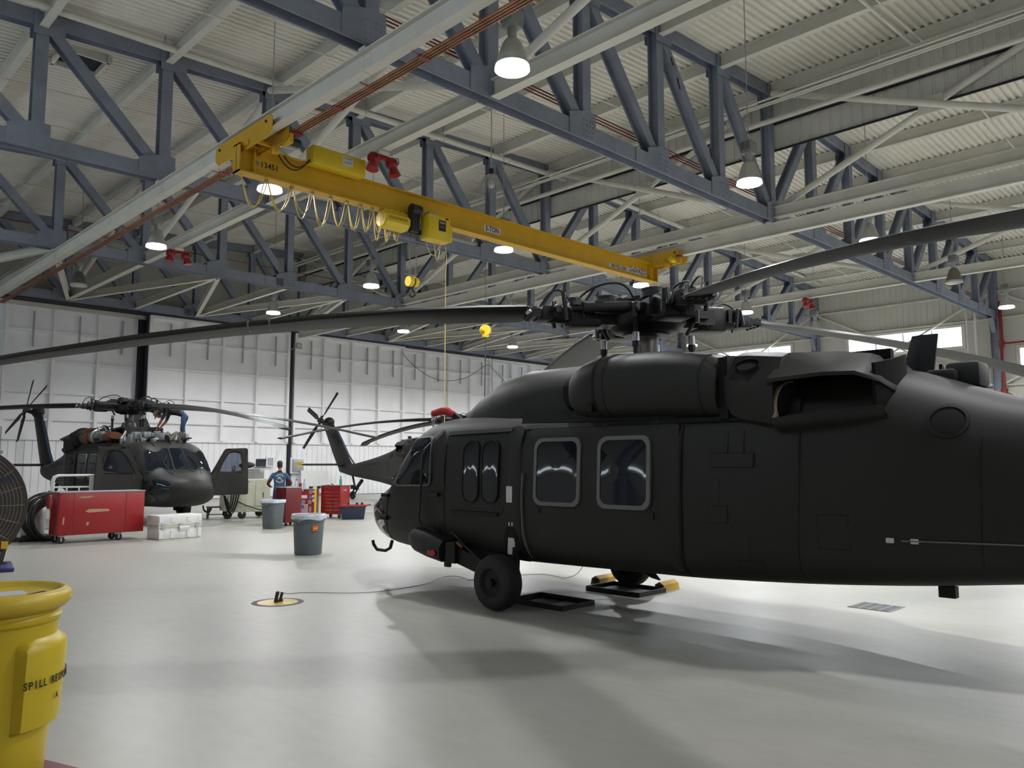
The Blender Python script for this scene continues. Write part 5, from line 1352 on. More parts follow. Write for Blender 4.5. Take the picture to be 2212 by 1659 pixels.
# long red roller chest with bare end and scratches
ch = thing('roller_chest', 'long low plain red roller tool chest with scratched back', 'tool chest', (6.25, 19.72, 0), math.atan2(.05, 1.6))
MB().bbox((.02, .3, .65), (1.84, .62, .94), .012).build('body', 'red_paint', ch, 40)
MB().box((.02, .3, 1.13), (1.86, .64, .02)).build('top_mat', 'galv', ch)
MB().box((-.60, -.012, .65), (.006, .006, .9)).box((.52, -.012, .65), (.006, .006, .9)).build('panel_joint', 'red_dark', ch)
for k, (x, z, w_, h_, rz_) in enumerate(((-.35, 1.02, .3, .02, -3), (-.36, 1.0, .2, .012, -3), (-.3, .42, .05, .07, 20), (-.80, .5, .03, .16, 4))):
    MB().box((x, -.013, z), (w_, .004, h_), ry=rad(rz_)).build('scratch', 'wood_tan', ch)
MB().prism([(-.36, -.012, .70), (-.30, -.012, .665), (.12, -.012, .68), (.17, -.012, .70), (.12, -.012, .735), (-.28, -.012, .745)], (0, -.004, 0)).build('scratch', 'wood_tan', ch)
for k, (x, y) in enumerate(((-.80, .1), (-.80, .52), (.42, .1), (.42, .52))):
    c = empty('caster', (x, y, 0)); c.parent = ch
    MB().box((0, 0, .165), (.12, .1, .03)).box((0, .03, .11), (.03, .01, .12)).box((0, -.03, .11), (.03, .01, .12)).build('fork', 'galv', c)
    MB().lathe([(.02, -.022), (.07, -.022), (.08, -.012), (.08, .012), (.07, .022), (.02, .022)], c=(0, 0, .08), n=20, axis='Y').build('wheel', 'rubber', c, 40)
sp = thing('spray_bottle', 'white spray bottle hung on the end of the long red chest', 'bottle', (5.20, 19.95, .55))
MB().lathe([(0, 0), (.05, 0), (.052, .02), (.052, .16), (.03, .2), (.018, .22), (.018, .25), (0, .25)], n=14).build('bottle', 'white_plastic', sp, 40)
MB().box((.0, -.02, .275), (.04, .1, .05)).build('trigger', 'white_plastic', sp)
rg = thing('red_rag', 'crumpled red shop rag bundle on the corner of the long red chest', 'rag', (5.16, 19.72, 1.0))
MB().loft([[V((r_ * (1 + .25 * sin(5 * a + z * 40)) * cos(a), r_ * (1 + .25 * sin(5 * a + z * 40)) * sin(a) * .9, z)) for a in [2 * pi * k / 24 for k in range(24)]] for z, r_ in ((-.22, .03), (-.16, .05), (-.06, .065), (.02, .06), (.07, .04), (.09, .01))]).build('cloth', 'red_dark', rg, 60)

# white two-part transit case
cs = thing('transit_case', 'scuffed white two-part transit case on the floor', 'case', (7.80, 19.45, 0), math.atan2(.12, 1.05))
MB().bbox((0, 0, .14), (1.06, .56, .28), .03).build('base', 'white_plastic', cs, 40)
MB().bbox((0, 0, .44), (1.08, .58, .24), .03).build('lid', 'white_plastic', cs, 40)
MB().box((0, 0, .30), (1.09, .59, .05)).build('seam_band', 'cream_cart', cs)
for x in (-.42, 0, .42):
    MB().box((x, -.30, .30), (.09, .02, .12)).build('latch', 'galv', cs)
for x in (-.48, -.2, .2, .48):
    MB().bbox((x, -.285, .45), (.1, .03, .12), .01).build('lid_rib', 'white_plastic', cs); MB().bbox((x, -.285, .12), (.1, .03, .18), .01).build('base_rib', 'white_plastic', cs)
pr_ = thing('paper_sheet', 'crumpled white paper stuck on the white transit case', 'paper', (7.9, 19.13, .2), math.atan2(.12, 1.05))
MB().loft([[V((x, y, z)) for x in (-.12, 0, .14)] for y, z in ((-.01, .0), (-.02, .06), (-.0, .1))], cap=False, closed=False).build('sheet', 'sticker_white', pr_)

# trash cans
def trash_can(loc, label, square, key):
    t = thing('trash_can', label, 'trash can', loc, rad(20) if square else 0.3)
    if square:
        R_ = []
        for z, w_ in ((0, .2), (.02, .208), (.66, .24), (.67, .25), (.76, .255), (.77, .26)):
            R_.append([V((a, b_, z)) for a, b_ in rrect(-w_, w_, -w_, w_, .09, 4)])
        m = MB().loft(R_)
        m.build('body', 'grey_plastic', t, 40)
        rim = [[V((a, b_, z)) for a, b_ in rrect(-w_, w_, -w_, w_, .09, 4)] for z, w_ in ((.70, .262), (.77, .268), (.785, .255), (.74, .24), (.62, .22))]
    else:
        MB().lathe([(0, 0), (.25, 0), (.262, .02), (.295, .62), (.305, .63), (.31, .72), (.318, .74), (.318, .77)], n=40).build('body', 'grey_plastic', t, 40)
        rim = []
        for z, r in ((.68, .328), (.72, .336), (.77, .338), (.785, .32), (.76, .3), (.6, .27)):
            rim.append([V(((r + .010 * sin(7 * a) * (1 if z < .75 else .2)) * cos(a), (r + .010 * sin(7 * a) * (1 if z < .75 else .2)) * sin(a), z + .015 * sin(5 * a + 1) * (z < .75))) for a in [2 * pi * k / 48 for k in range(48)]])
    MB().loft(rim, cap=False).build('bin_liner', 'bag_plastic', t, 50)
    for s in (-1, 1):
        MB().bbox((s * (.262 if square else .335), 0, .66), (.07, .16, .06), .015).build('handle', 'grey_plastic', t, 40)
    return t
tc1 = trash_can((8.3, 14.15, 0), 'round grey trash can with a clear bin liner and an orange label', False, 'r')
a = math.atan2(-14.15, -8.3) - .3 + rad(24)
MB().box((.307 * cos(a), .307 * sin(a), .52), (.012, .115, .1), rz=a).build('orange_label', 'sticker_orange', tc1)
MB().box((.314 * cos(a), .314 * sin(a), .52), (.006, .08, .02), rz=a).build('label_text_bar', 'sticker_yellow', tc1)
tc2 = trash_can((10.80, 20.30, 0), 'square grey trash can with a clear bin liner beside the dark red chest', True, 's')

# dark red cabinet (side) and sticker-covered red chest
rc = thing('tool_cabinet', 'dark red steel tool cabinet beside the square trash can', 'tool cabinet', (11.72, 21.12, 0), rad(4))
MB().bbox((0, .0, .58), (.52, .52, .98), .012).build('body', 'red_dark', rc, 40)
MB().box((0, 0, 1.08), (.54, .54, .02)).build('top', 'galv', rc)
MB().box((-.264, .02, .78), (.008, .16, .03)).build('handle', 'black', rc)
for x in (-.2, .2):
    for y in (-.2, .2):
        MB().cyl((x - .02, y, .05), (x + .02, y, .05), .05, n=16).build('caster', 'rubber', rc, 40)
        MB().box((x, y, .085), (.06, .08, .03)).build('caster_fork', 'galv', rc)
pt_ = thing('paper_pile', 'loose white papers and a dark notebook on the dark red cabinet', 'papers', (11.72, 21.12, 1.09), rad(10))
MB().box((-.08, -.1, .006), (.28, .2, .01)).build('sheet', 'sticker_white', pt_); MB().box((.06, .12, .012), (.26, .18, .024), rz=.3).build('notebook', 'navy', pt_)
sc_ = thing('sticker_chest', 'red roller chest covered in stickers with a yellow edge', 'tool chest', (13.40, 23.22, 0), rad(-43))
MB().bbox((-.03, .32, .52), (.80, .60, .82), .01).build('body', 'red_paint', sc_, 40)
MB().box((-.03, .32, .94), (.82, .62, .02)).build('top', 'galv', sc_)
MB().box((.385, .02, .55), (.06, .06, .8)).build('yellow_edge', 'sticker_yellow', sc_)
stk = [(-.05, .98, .36, .08, 'ink', 0), (-.30, .97, .1, .1, 'sticker_teal', 0), (-.44, .95, .1, .12, 'sticker_grey', 4), (-.42, .80, .14, .13, 'sticker_teal', -5), (.02, .72, .34, .12, 'sticker_white', 0), (-.53, .68, .07, .16, 'sticker_yellow', 8), (-.45, .60, .06, .14, 'sticker_yellow', -20), (-.33, .58, .1, .14, 'sticker_white', 20), (.0, .52, .17, .17, 'sticker_grey', 10), (-.22, .54, .06, .18, 'sticker_grey', 8), (-.48, .46, .13, .13, 'sticker_grey', 0), (.36, .90, .14, .14, 'sticker_grey', 0), (.36, .70, .13, .13, 'sticker_purple', 0), (.33, .52, .18, .15, 'sticker_grey', 5), (.50, .74, .1, .1, 'sticker_white', 40), (.52, .58, .09, .12, 'sticker_white', 0), (.52, .92, .1, .07, 'sticker_white', 0), (-.42, .26, .2, .18, 'sticker_grey', 6), (.36, .24, .13, .2, 'sticker_grey', 0)]
for x, z, w_, h_, m_, rz_ in stk:
    MB().box((x * .62, .016, .10 + z * .83), (w_ * .62, .006, h_ * .83), ry=rad(rz_)).build('sticker', m_, sc_)
fg = MB().box((.04, .016, .32), (.21, .006, .28)).build('flag_sticker', 'sticker_white', sc_)
for k in range(7): MB().box((.04, .011, .205 + .038 * k), (.19, .004, .017)).build('flag_stripe', 'red_paint', fg)
MB().box((-.015, .008, .39), (.08, .004, .11)).build('flag_canton', 'sticker_blue', fg)
text_obj('lettering', 'S', .1, 'sticker_white', sc_, basis(V((-.02, .008, .913)), (1, 0, 0), (0, 0, 1)), bold=.004)
for x in (-.3, .3):
    for y in (.12, .52): MB().cyl((x - .02, y, .06), (x + .02, y, .06), .06, n=16).build('caster', 'rubber', sc_, 40)
def bottle(loc, m, cap, label, h_=.24, r=.04):
    t = thing('bottle', label, 'bottle', loc)
    MB().lathe([(0, 0), (r, 0), (r, h_ * .62), (r * .45, h_ * .82), (r * .4, h_ * .9), (0, h_ * .9)], n=14).build('body', m, t, 40)
    MB().cyl((0, 0, h_ * .88), (0, 0, h_), r * .45, n=10).build('cap', cap, t, 40)
    return t
bottle((13.36, 23.62, .952), 'bottle_clear', 'black', 'clear water bottle on the sticker-covered chest', .30, .05)
bottle((13.55, 23.42, .952), 'bottle_clear', 'sticker_grey', 'clear spray bottle on the sticker-covered chest beside a red can', .30, .045)
cn = thing('drink_can', 'small red can between two clear bottles on the sticker-covered chest', 'can', (13.46, 23.53, .952))
MB().lathe([(0, 0), (.045, 0), (.05, .02), (.05, .16), (.04, .18), (0, .18)], n=16).build('body', 'red_paint', cn, 40)
for k, (x, y, m_) in enumerate(((13.72, 23.30, 'sticker_yellow'), (13.9, 23.12, 'black'))):
    t = thing('small_box', ['small yellow-topped box on the sticker-covered chest', 'small black box on the sticker-covered chest'][k], 'box', (x, y, .952), rad(40))
    MB().bbox((0, 0, .036), (.13, .1, .07), .01).build('body', 'ink', t); MB().box((0, 0, .075), (.12, .09, .01)).build('lid', m_, t)

# red drawer chest
dc_ = thing('drawer_chest', 'bright red roller chest with chrome-edged drawers', 'tool chest', (14.15, 22.80, 0), rad(-65))
MB().bbox((.0, .28, .58), (.74, .56, .90), .01).build('body', 'red_paint', dc_, 40)
for k, (x, w_) in enumerate(((-.13, .44), (.23, .26))):
    for j in range(6):
        d = MB().box((x, -.004, .22 + .115 * j), (w_, .02, .108)).build('drawer', 'red_paint', dc_)
        MB().box((x, -.02, .262 + .115 * j), (w_ - .02, .02, .016)).build('handle', 'chrome', d)
d = MB().box((-.0, -.004, .955), (.72, .02, .12)).build('drawer', 'red_paint', dc_); MB().box((0, -.02, 1.0), (.68, .02, .018)).build('handle', 'chrome', d)
MB().box((0, .28, 1.04), (.76, .58, .02)).build('top', 'red_paint', dc_)
MB().box((.374, .26, .9), (.006, .2, .06)).build('maker_badge', 'sticker_grey', dc_)
for x in (-.29, .29):
    for y in (.08, .48):
        MB().cyl((x - .02, y, .07), (x + .02, y, .07), .07, n=16).build('caster', 'rubber', dc_, 40); MB().box((x, y, .125), (.06, .1, .03)).build('caster_plate', 'galv', dc_)
bottle((14.55, 22.85, 1.05), 'bottle_green', 'black', 'green water bottle on the bright red drawer chest', .29, .045)
tt = thing('tool_tray', 'scatter of small dark tools on the bright red drawer chest', 'tool tray', (14.30, 23.02, 1.05), rad(-65))
MB().box((0, 0, .01), (.4, .22, .02)).build('tray', 'galv', tt)
for k in range(5): MB().cyl((-.18 + .08 * k, -.08, .03), (-.13 + .08 * k, .08, .045), .012, n=8).build('tool', 'ink' if k % 2 else 'chrome', tt)

# blue tub with red lid
tb_ = thing('storage_tub', 'dark blue storage tub with a red rim', 'tub', (14.45, 21.95, 0), rad(-32))
MB().loft([[V((a, b_, z)) for a, b_ in rrect(-w_, w_, -d_, d_, .06, 4)] for z, w_, d_ in ((0, .34, .22), (.02, .35, .23), (.42, .40, .27))]).build('body', 'navy', tb_, 40)
MB().loft([[V((a, b_, z)) for a, b_ in rrect(-w_, w_, -d_, d_, .06, 4)] for z, w_, d_ in ((.40, .43, .30), (.44, .44, .31), (.46, .42, .29))]).build('lid', 'red_paint', tb_, 40)
for s in (-1, 1): MB().bar((s * .43, 0, .44), (s * .56, .0, .45), .16, .03).build('lid_handle', 'red_paint', tb_)
for k, x in enumerate((-.15, .12, .28)):
    MB().cyl((x, .0, .46), (x, -.12, .50), .04, n=12).build('pipe_stub', 'rubber', tb_, 40)

# cream ground cart with hoses
gc = thing('ground_cart', 'cream ground power cart with swivel wheels and black hoses', 'cart', (12.25, 24.75, 0), rad(-14))
MB().bbox((.1, .25, .74), (1.15, 1.0, 1.06), .02).build('cabinet', 'cream_cart', gc, 40)
MB().box((-.12, -.262, .82), (.5, .02, .82)).build('door', 'cream_cart', gc); MB().box((.42, -.262, .82), (.44, .02, .82)).build('door', 'cream_cart', gc)
MB().box((-.14, -.275, 1.18), (.3, .006, .03)).build('stencil', 'sticker_grey', gc)
MB().box((.44, -.275, .75), (.02, .02, .16)).build('handle', 'black', gc)
MB().box((-.6, .2, .5), (.3, .8, .5)).build('hose_bin', 'cream_cart', gc)
for k, (x, y) in enumerate(((-.62, -.12), (-.2, -.2), (.55, -.2), (.55, .7), (-.5, .7))):
    MB().lathe([(.03, -.035), (.11, -.035), (.13, -.02), (.13, .02), (.11, .035), (.03, .035)], c=(x, y, .13), n=22, axis='Y').build('wheel', 'rubber', gc, 40)
    MB().box((x, y, .22), (.05, .09, .12)).build('fork', 'white_paint', gc)
for k in range(4):
    MB().tube(catenary((-.8 + .05 * k, -.25 - .03 * k, .85 - .1 * k), (-.3 - .09 * k, -.28 - .03 * k, .9), .72 - .12 * k, 14), .02, 7).build('hose', 'rubber', gc, 60)
MB().tube([(-.35, -.3, .55), (-.1, -.35, .42), (.25, -.36, .3), (.6, -.34, .2), (.85, -.3, .04), (1.3, -.2, .02)], .018, 6).build('power_cord', 'rubber', gc, 60)
tcx = thing('grey_toolbox', 'grey drawer toolbox standing on the cream cart', 'toolbox', (12.55, 25.0, 1.27), rad(-14))
MB().bbox((0, 0, .17), (.62, .4, .34), .01).build('body', 'metal_grey', tcx, 40)
for j in range(4): 
    d = MB().box((-.06, -.205, .06 + .075 * j), (.46, .014, .066)).build('drawer', 'metal_grey', tcx); MB().box((-.06, -.216, .085 + .075 * j), (.44, .012, .012)).build('handle', 'galv', d)
bg = thing('tool_bag', 'black tool bag slumped on the grey drawer toolbox', 'bag', (12.36, 24.98, 1.615), rad(-14))
MB().sphere((0, 0, .10), .2, 14, 8, (1.1, .7, .5)).sphere((-.18, 0, .08), .13, 12, 7, (1, .8, .6)).build('bag', 'black', bg, 60)
bg2 = thing('orange_torch', 'small orange torch standing on the cream cart', 'torch', (12.02, 24.6, 1.27))
MB().cyl((0, 0, 0), (0, 0, .2), .035, n=12).build('body', 'sticker_orange', bg2, 40); MB().cyl((0, 0, .2), (0, 0, .26), .045, n=12).build('head', 'ink', bg2, 40)
lpz = thing('open_laptop', 'open laptop with a dark screen on the grey drawer toolbox', 'laptop', (12.78, 25.02, 1.615), rad(-40))
MB().box((0, 0, .012), (.36, .26, .024)).build('keyboard', 'ink', lpz); MB().box((0, .17, .17), (.36, .012, .30), rx=rad(-16)).build('lid', 'galv', lpz); MB().box((0, .161, .17), (.33, .006, .26), rx=rad(-16)).build('screen', 'laptop_screen', lpz)
wd = thing('wood_block', 'tan wooden handle standing on the cream cart beside the open cockpit door', 'block', (11.75, 24.75, 1.27))
MB().bar((0, 0, 0), (.0, 0, .32), .09, .05).build('shaft', 'wood_tan', wd); MB().tube([(.05 * cos(t * pi / 6), 0, .36 + .05 * sin(t * pi / 6)) for t in range(12)], .018, 6, closed=True).build('eye', 'wood_tan', wd)
st_ = thing('step_stool', 'brown metal step stool under the open cockpit door', 'stool', (11.55, 25.45, 0), rad(-20))
MB().box((0, 0, .36), (.62, .4, .04)).build('step', 'brown_stool', st_)
for x in (-.24, .24):
    for y in (-.15, .15): MB().loft([[V((x * (1 + .15 * (1 - z / .36)) + a * w_, y * (1 + .15 * (1 - z / .36)) + b_ * w_, z)) for a, b_ in ((-1, -1), (1, -1), (1, 1), (-1, 1))] for z, w_ in ((0, .02), (.36, .05))]).build('leg', 'brown_stool', st_)
MB().bar((-.26, -.16, .13), (.26, -.16, .13), .03, .03).build('stretcher', 'brown_stool', st_)

# wall items behind
ep = thing('electrical_panel', 'grey electrical panel with a yellow warning sign on the white door', 'panel', (22.16, 39.13, 1.65))
MB().box((0, 0, 0), (.82, .1, .86)).build('surround', 'door_panel', ep)
MB().bbox((0, -.08, 0), (.64, .12, .68), .01).build('box', 'galv', ep, 40)
MB().box((.06, -.145, .08), (.34, .006, .24)).build('warning_sign', 'sticker_yellow', ep)
for k in range(3): MB().box((.04, -.15, .02 + .06 * k), (.22, .004, .02)).build('sign_line', 'ink', ep)
MB().cyl((.2, -.14, .18), (.2, -.16, .18), .03, n=10).build('red_knob', 'red_paint', ep, 40)
wb_ = thing('white_board', 'large white board leaning against the white hangar door', 'board', (23.2, 38.85, 0))
MB().box((-.1, 0, .78), (1.7, .04, 1.2), rx=rad(-4)).build('panel', 'white_plastic', wb_)
for s in (-1, 1): MB().box((-.1 + s * .7, .06, .12), (.1, .3, .24)).build('foot', 'galv', wb_)
jb = thing('junction_box', 'small pale junction box on the white door by the black joint', 'box', (20.55, 39.13, 1.85))
MB().box((0, -.02, 0), (.42, .1, .5)).build('body', 'door_steel', jb); MB().box((0, -.075, 0), (.32, .02, .4)).build('cover', 'galv', jb)

# work platform behind the far helicopter's tail
wp_ = thing('work_platform', 'grey-blue steel maintenance platform with guard rails by the doors', 'platform', (5.55, 38.2, 0))
MB().box((0, 0, 2.22), (5.0, 1.2, .14)).build('deck', 'metal_grey', wp_)
for x in (-2.4, -1.2, 0, 1.2, 2.4):
    for y in (-.55, .55): MB().bar((x, y, 0), (x, y, 2.2), .09, .09).build('post', 'galv', wp_)
    MB().bar((x, -.55, 2.2), (x, -.55, 3.25), .05, .05).build('rail_post', 'galv', wp_)
for z in (2.75, 3.25): MB().bar((-2.4, -.55, z), (2.4, -.55, z), .045, .045).build('guard_rail', 'galv', wp_)
for x in (-2.4, -1.2, 0, 1.2):
    MB().bar((x, -.55, .2), (x + 1.2, -.55, 2.1), .06, .06).build('brace', 'galv', wp_)
MB().bar((2.2, -.5, 2.2), (2.2, -.5, 4.05), .09, .09).build('mast_post', 'galv', wp_)
wr_ = thing('rail_stand', 'white tubular handrail stand behind the long red chest', 'stand', (7.05, 24.2, 0), rad(-10))
for y in (0, .5):
    MB().tube([(-.62, y, 0), (-.62, y, 1.30), (-.58, y, 1.40), (-.48, y, 1.44), (.35, y, 1.44)], .03, 8).build('hand_rail', 'white_paint', wr_, 60)
    MB().tube([(-.6, y, 1.12), (.35, y, 1.12)], .02, 8).build('mid_rail', 'white_paint', wr_, 60)
    MB().tube([(.33, y, 1.44), (.33, y, 0)], .03, 8).build('hand_rail', 'white_paint', wr_, 60)
MB().box((-.12, .25, .95), (.9, .52, .05)).build('deck', 'galv', wr_)
for x in (-.3, .0): MB().tube([(x, 0, .95), (x, 0, 1.12)], .02, 8).build('upright', 'white_paint', wr_, 60)

# drip pans, chocks, grounding point, cable, drain
def pan(loc, rz_, label):
    t = thing('drip_pan', label, 'drip pan', loc, rz_, None)
    MB().box((0, 0, .006), (.62, .90, .012)).build('tray', 'black', t)
    for s in (-1, 1):
        MB().bar((s * .31, -.45, .03), (s * .31, .45, .03), .02, .06).build('rim', 'black', t); MB().bar((-.31, s * .45, .03), (.31, s * .45, .03), .02, .06).build('rim', 'black', t)
    MB().box((.02, -.2, .0135), (.4, .25, .003)).build('residue', 'sticker_grey', t)
    return t
pan((7.62, 7.05, 0), rad(1), 'black drip pan beside the main wheel')
pan((9.1, 7.0, 0), rad(1), 'black drip pan between the wheels, next to a yellow chock')
for k, (x, y) in enumerate(((9.66, 6.70), (9.5, 7.72))):
    t = thing('wheel_chock', ['yellow wheel chock behind the far wheel', 'yellow wheel chock ahead of the far wheel'][k], 'chock', (x, y, 0), rad(4))
    MB().prism([(-.2, -.09, 0), (-.2, .09, 0), (-.2, .07, .08), (-.2, .0, .12), (-.2, -.07, .08)], (.4, 0, 0)).build('block', 'chock_yellow', t)
    MB().box((-.19, 0, .05), (.03, .1, .06)).build('end_stencil', 'ink', t)
gp_ = thing('grounding_point', 'round yellow floor grounding target with a dark ring', 'floor marking', (5.197, 9.574, 0))
MB().lathe([(0, .0), (.325, .0), (.325, .0015), (0, .0015)], n=48).build('ring', 'blue_foot' if False else 'ink', gp_, 30)
MB().lathe([(0, .0016), (.255, .0016), (.255, .0028), (0, .0028)], n=48).build('disc', 'floor_yellow', gp_, 30)
cp_ = thing('ground_clamp', 'small dark clamp standing on the yellow floor target', 'clamp', (5.21, 9.58, .003), rad(20))
MB().box((0, 0, .015), (.12, .04, .03)).build('base', 'ink', cp_); MB().bar((-.05, 0, .02), (-.02, 0, .13), .03, .03).build('jaw', 'ink', cp_); MB().bar((.03, 0, .02), (.07, 0, .11), .025, .025).build('jaw', 'ink', cp_)
cab = [(5.25, 9.62, .08), (5.29, 9.78, .12), (5.41, 9.95, .06), (5.6, 10.0, .012), (5.77, 9.99, .012), (6.1, 9.6, .012), (6.38, 9.34, .012), (6.8, 9.3, .012), (7.15, 9.32, .012), (7.54, 9.43, .012), (7.9, 9.62, .03), (8.07, 9.70, .03), (8.26, 9.65, .03), (8.25, 9.4, .012), (8.13, 9.23, .012), (8.6, 9.2, .012), (9.19, 9.1, .012), (9.45, 8.95, .012), (9.49, 8.86, .012), (9.4, 8.5, .012), (9.32, 8.33, .012), (9.4, 8.1, .1), (9.45, 7.95, .45)]
tag(MB().tube(soft(cab), .0045, 6).build('ground_cable', 'steel_dull', None, 60), 'thin grounding cable trailing from the yellow floor target under the helicopter', 'cable')
gr_ = thing('floor_drain', 'square metal floor drain grate set in the floor', 'drain', (10.32, 4.06, 0))
MB().box((0, 0, .001), (.50, .50, .002)).build('sump', 'dark_gap', gr_)
for k in range(9): MB().box((-.22 + .055 * k, 0, .004), (.022, .5, .006)).build('bar', 'metal_grey', gr_)
for k in range(5): MB().box((0, -.24 + .12 * k, .004), (.5, .03, .006)).build('cross_bar', 'metal_grey', gr_)
# ================================================================== PEOPLE
def skin_body(name, joints, bones, mats, regions, parent, extra=()):
    """one continuous body grown from a skeleton; regions: function(co) -> material index"""
    me = bpy.data.meshes.new(name); ks = list(joints); me.from_pydata([joints[k][0] for k in ks], [(ks.index(a), ks.index(b)) for a, b in bones], [])
    o = bpy.data.objects.new(name, me); COL.objects.link(o)
    o.modifiers.new('skin', 'SKIN'); 
    for i, k in enumerate(ks):
        r = joints[k][1]; sv = me.skin_vertices[0].data[i]
        sv.radius = (r, r) if not isinstance(r, tuple) else r
        sv.use_root = (k == 'pelvis')
    sb = o.modifiers.new('sub', 'SUBSURF'); sb.levels = 2; sb.render_levels = 2
    bpy.context.view_layer.update()
    m2 = bpy.data.meshes.new_from_object(o.evaluated_get(bpy.context.evaluated_depsgraph_get()))
    bpy.data.objects.remove(o); bpy.data.meshes.remove(me)
    m2.name = name
    for m in mats: m2.materials.append(MATS[m])
    for p in m2.polygons: p.material_index = regions(p.center); p.use_smooth = True
    b = bpy.data.objects.new(name, m2); COL.objects.link(b); b.parent = parent
    return b
def hand_joints(J, B, wrist, side, fwd, down, out):
    """palm and five finger chains; fwd = finger direction, out = thumb side"""
    w = V(J[wrist][0]); f, d, t = V(fwd).normalized(), V(down).normalized(), V(out).normalized()
    p = 'palm' + side; J[p] = (w + f * .07, (.034, .016)); B.append((wrist, p))
    for k, (o_, L) in enumerate(((.030, .072), (.010, .082), (-.010, .076), (-.029, .060))):
        a, b, c = ['f%s%d%d' % (side, k, j) for j in range(3)]
        J[a] = (w + f * .095 + t * o_, .0095); J[b] = (w + f * (.095 + L * .55) + t * o_ * 1.1 + d * .012, .009); J[c] = (w + f * (.095 + L * .85) + t * o_ * 1.1 + d * .04, .008)
        B += [(p, a), (a, b), (b, c)]
    J['t%s0' % side] = (w + f * .045 + t * .045 + d * .01, .011); J['t%s1' % side] = (w + f * .085 + t * .06 + d * .025, .0095)
    B += [(wrist, 't%s0' % side), ('t%s0' % side, 't%s1' % side)]
def head_parts(parent, c, fwd, up, capm, capback=False):
    """head with face, ears, hair and a baseball cap; c = head centre"""
    z = V(up).normalized(); y = V(fwd); y = (y - z * y.dot(z)).normalized(); x = y.cross(z)
    M_ = Mx(((x.x, y.x, z.x, c[0]), (x.y, y.y, z.y, c[1]), (x.z, y.z, z.z, c[2]), (0, 0, 0, 1)))
    def T(mb): mb.v = [tuple(M_ @ V(p)) for p in mb.v]; return mb
    R_ = []
    for (zz, w_, d0, d1) in ((-.135, .03, -.02, .05), (-.12, .045, -.05, .075), (-.08, .058, -.075, .088), (-.03, .068, -.09, .092), (.03, .074, -.098, .09), (.08, .07, -.092, .08), (.115, .05, -.065, .05), (.13, .02, -.03, .015)):
        R_.append([V((w_ * cos(a), (d0 + d1) / 2 + (d1 - d0) / 2 * sin(a), zz)) for a in [2 * pi * k / 18 for k in range(18)]])
    T(MB().loft(R_)).build('head', 'skin', parent, 70)
    T(MB().loft([[V((w_ * q, yy_, zz)) for q in (-1, 0, 1)] for yy_, zz, w_ in ((.088, .01, .01), (.112, -.035, .016), (.088, -.042, .016))], cap=False, closed=False)).build('nose', 'skin', parent)
    for s in (-1, 1):
        T(MB().sphere((s * .03, .086, .008), .011, 8, 6)).build('eye', 'ink', parent)
        T(MB().sphere((s * .076, -.005, -.015), .03, 8, 6, (.35, .7, 1.1))).build('ear', 'skin', parent)
    T(MB().box((0, .086, -.075), (.045, .008, .008))).build('mouth', 'red_dark', parent)
    T(MB().loft([[V((w_ * cos(a), -.012 + d * sin(a), zz)) for a in [2 * pi * k / 18 for k in range(18)]] for zz, w_, d in ((-.07, .066, .078), (-.02, .074, .088), (.05, .079, .094))])).build('hair', 'hair', parent, 60)
    cp = T(MB().loft([[V((w_ * cos(a), .0 + d * sin(a), zz)) for a in [2 * pi * k / 20 for k in range(20)]] for zz, w_, d in ((.03, .084, .104), (.06, .086, .106), (.10, .078, .095), (.135, .05, .06), (.148, .015, .02))])).build('cap', capm, parent, 60)
    s = -1 if capback else 1
    T(MB().loft([[V((.075 * cos(a) * q, s * (.095 + .085 * sin(a) * q), .034 - .012 * q)) for a in [pi * k / 10 for k in range(11)]] for q in (.2, 1.0)] + [[V((.075 * cos(a) * q, s * (.095 + .085 * sin(a) * q), .026 - .012 * q)) for a in [pi * k / 10 for k in range(11)]] for q in (1.0, .2)], cap=False, closed=False)).build('visor', capm, cp, 40)

# ---- mechanic standing at the chests, back to the viewer, forearms on the cabinet
P = V((12.16, 22.50, 0)); f = V((.45, .893, 0)).normalized(); r = V((f.y, -f.x, 0)); u = V((0, 0, 1))
pb = thing('person', 'standing person in a blue printed t-shirt, dark red sleeves, jeans and black cap', 'person', P)
L = lambda a, b, c: r * a + f * b + u * c
J = {'pelvis': (L(0, 0, .97), (.165, .12)), 'belly': (L(0, .01, 1.12), (.16, .115)), 'chest': (L(0, .02, 1.32), (.185, .12)), 'collar': (L(0, .03, 1.47), (.11, .085)), 'neck': (L(0, .05, 1.55), .055), 'nape': (L(0, .06, 1.60), .05)}
B = [('pelvis', 'belly'), ('belly', 'chest'), ('chest', 'collar'), ('collar', 'neck'), ('neck', 'nape')]
for s, n_ in ((-1, 'l'), (1, 'r')):
    J['hip' + n_] = (L(s * .10, 0, .90), .098); J['knee' + n_] = (L(s * .13, .02, .50), .066); J['ank' + n_] = (L(s * .14, -.02, .10), .046); J['toe' + n_] = (L(s * .17, .14, .045), (.045, .035))
    B += [('pelvis', 'hip' + n_), ('hip' + n_, 'knee' + n_), ('knee' + n_, 'ank' + n_), ('ank' + n_, 'toe' + n_)]
    J['sh' + n_] = (L(s * .20, .02, 1.42), .072); J['el' + n_] = (L(s * .34, .0, 1.15), .05); J['wr' + n_] = (L(s * .27, .24, 1.06), .032)
    B += [('chest', 'sh' + n_), ('sh' + n_, 'el' + n_), ('el' + n_, 'wr' + n_)]
    hand_joints(J, B, 'wr' + n_, n_, f + r * (-s * .2), -u, r * (-s))
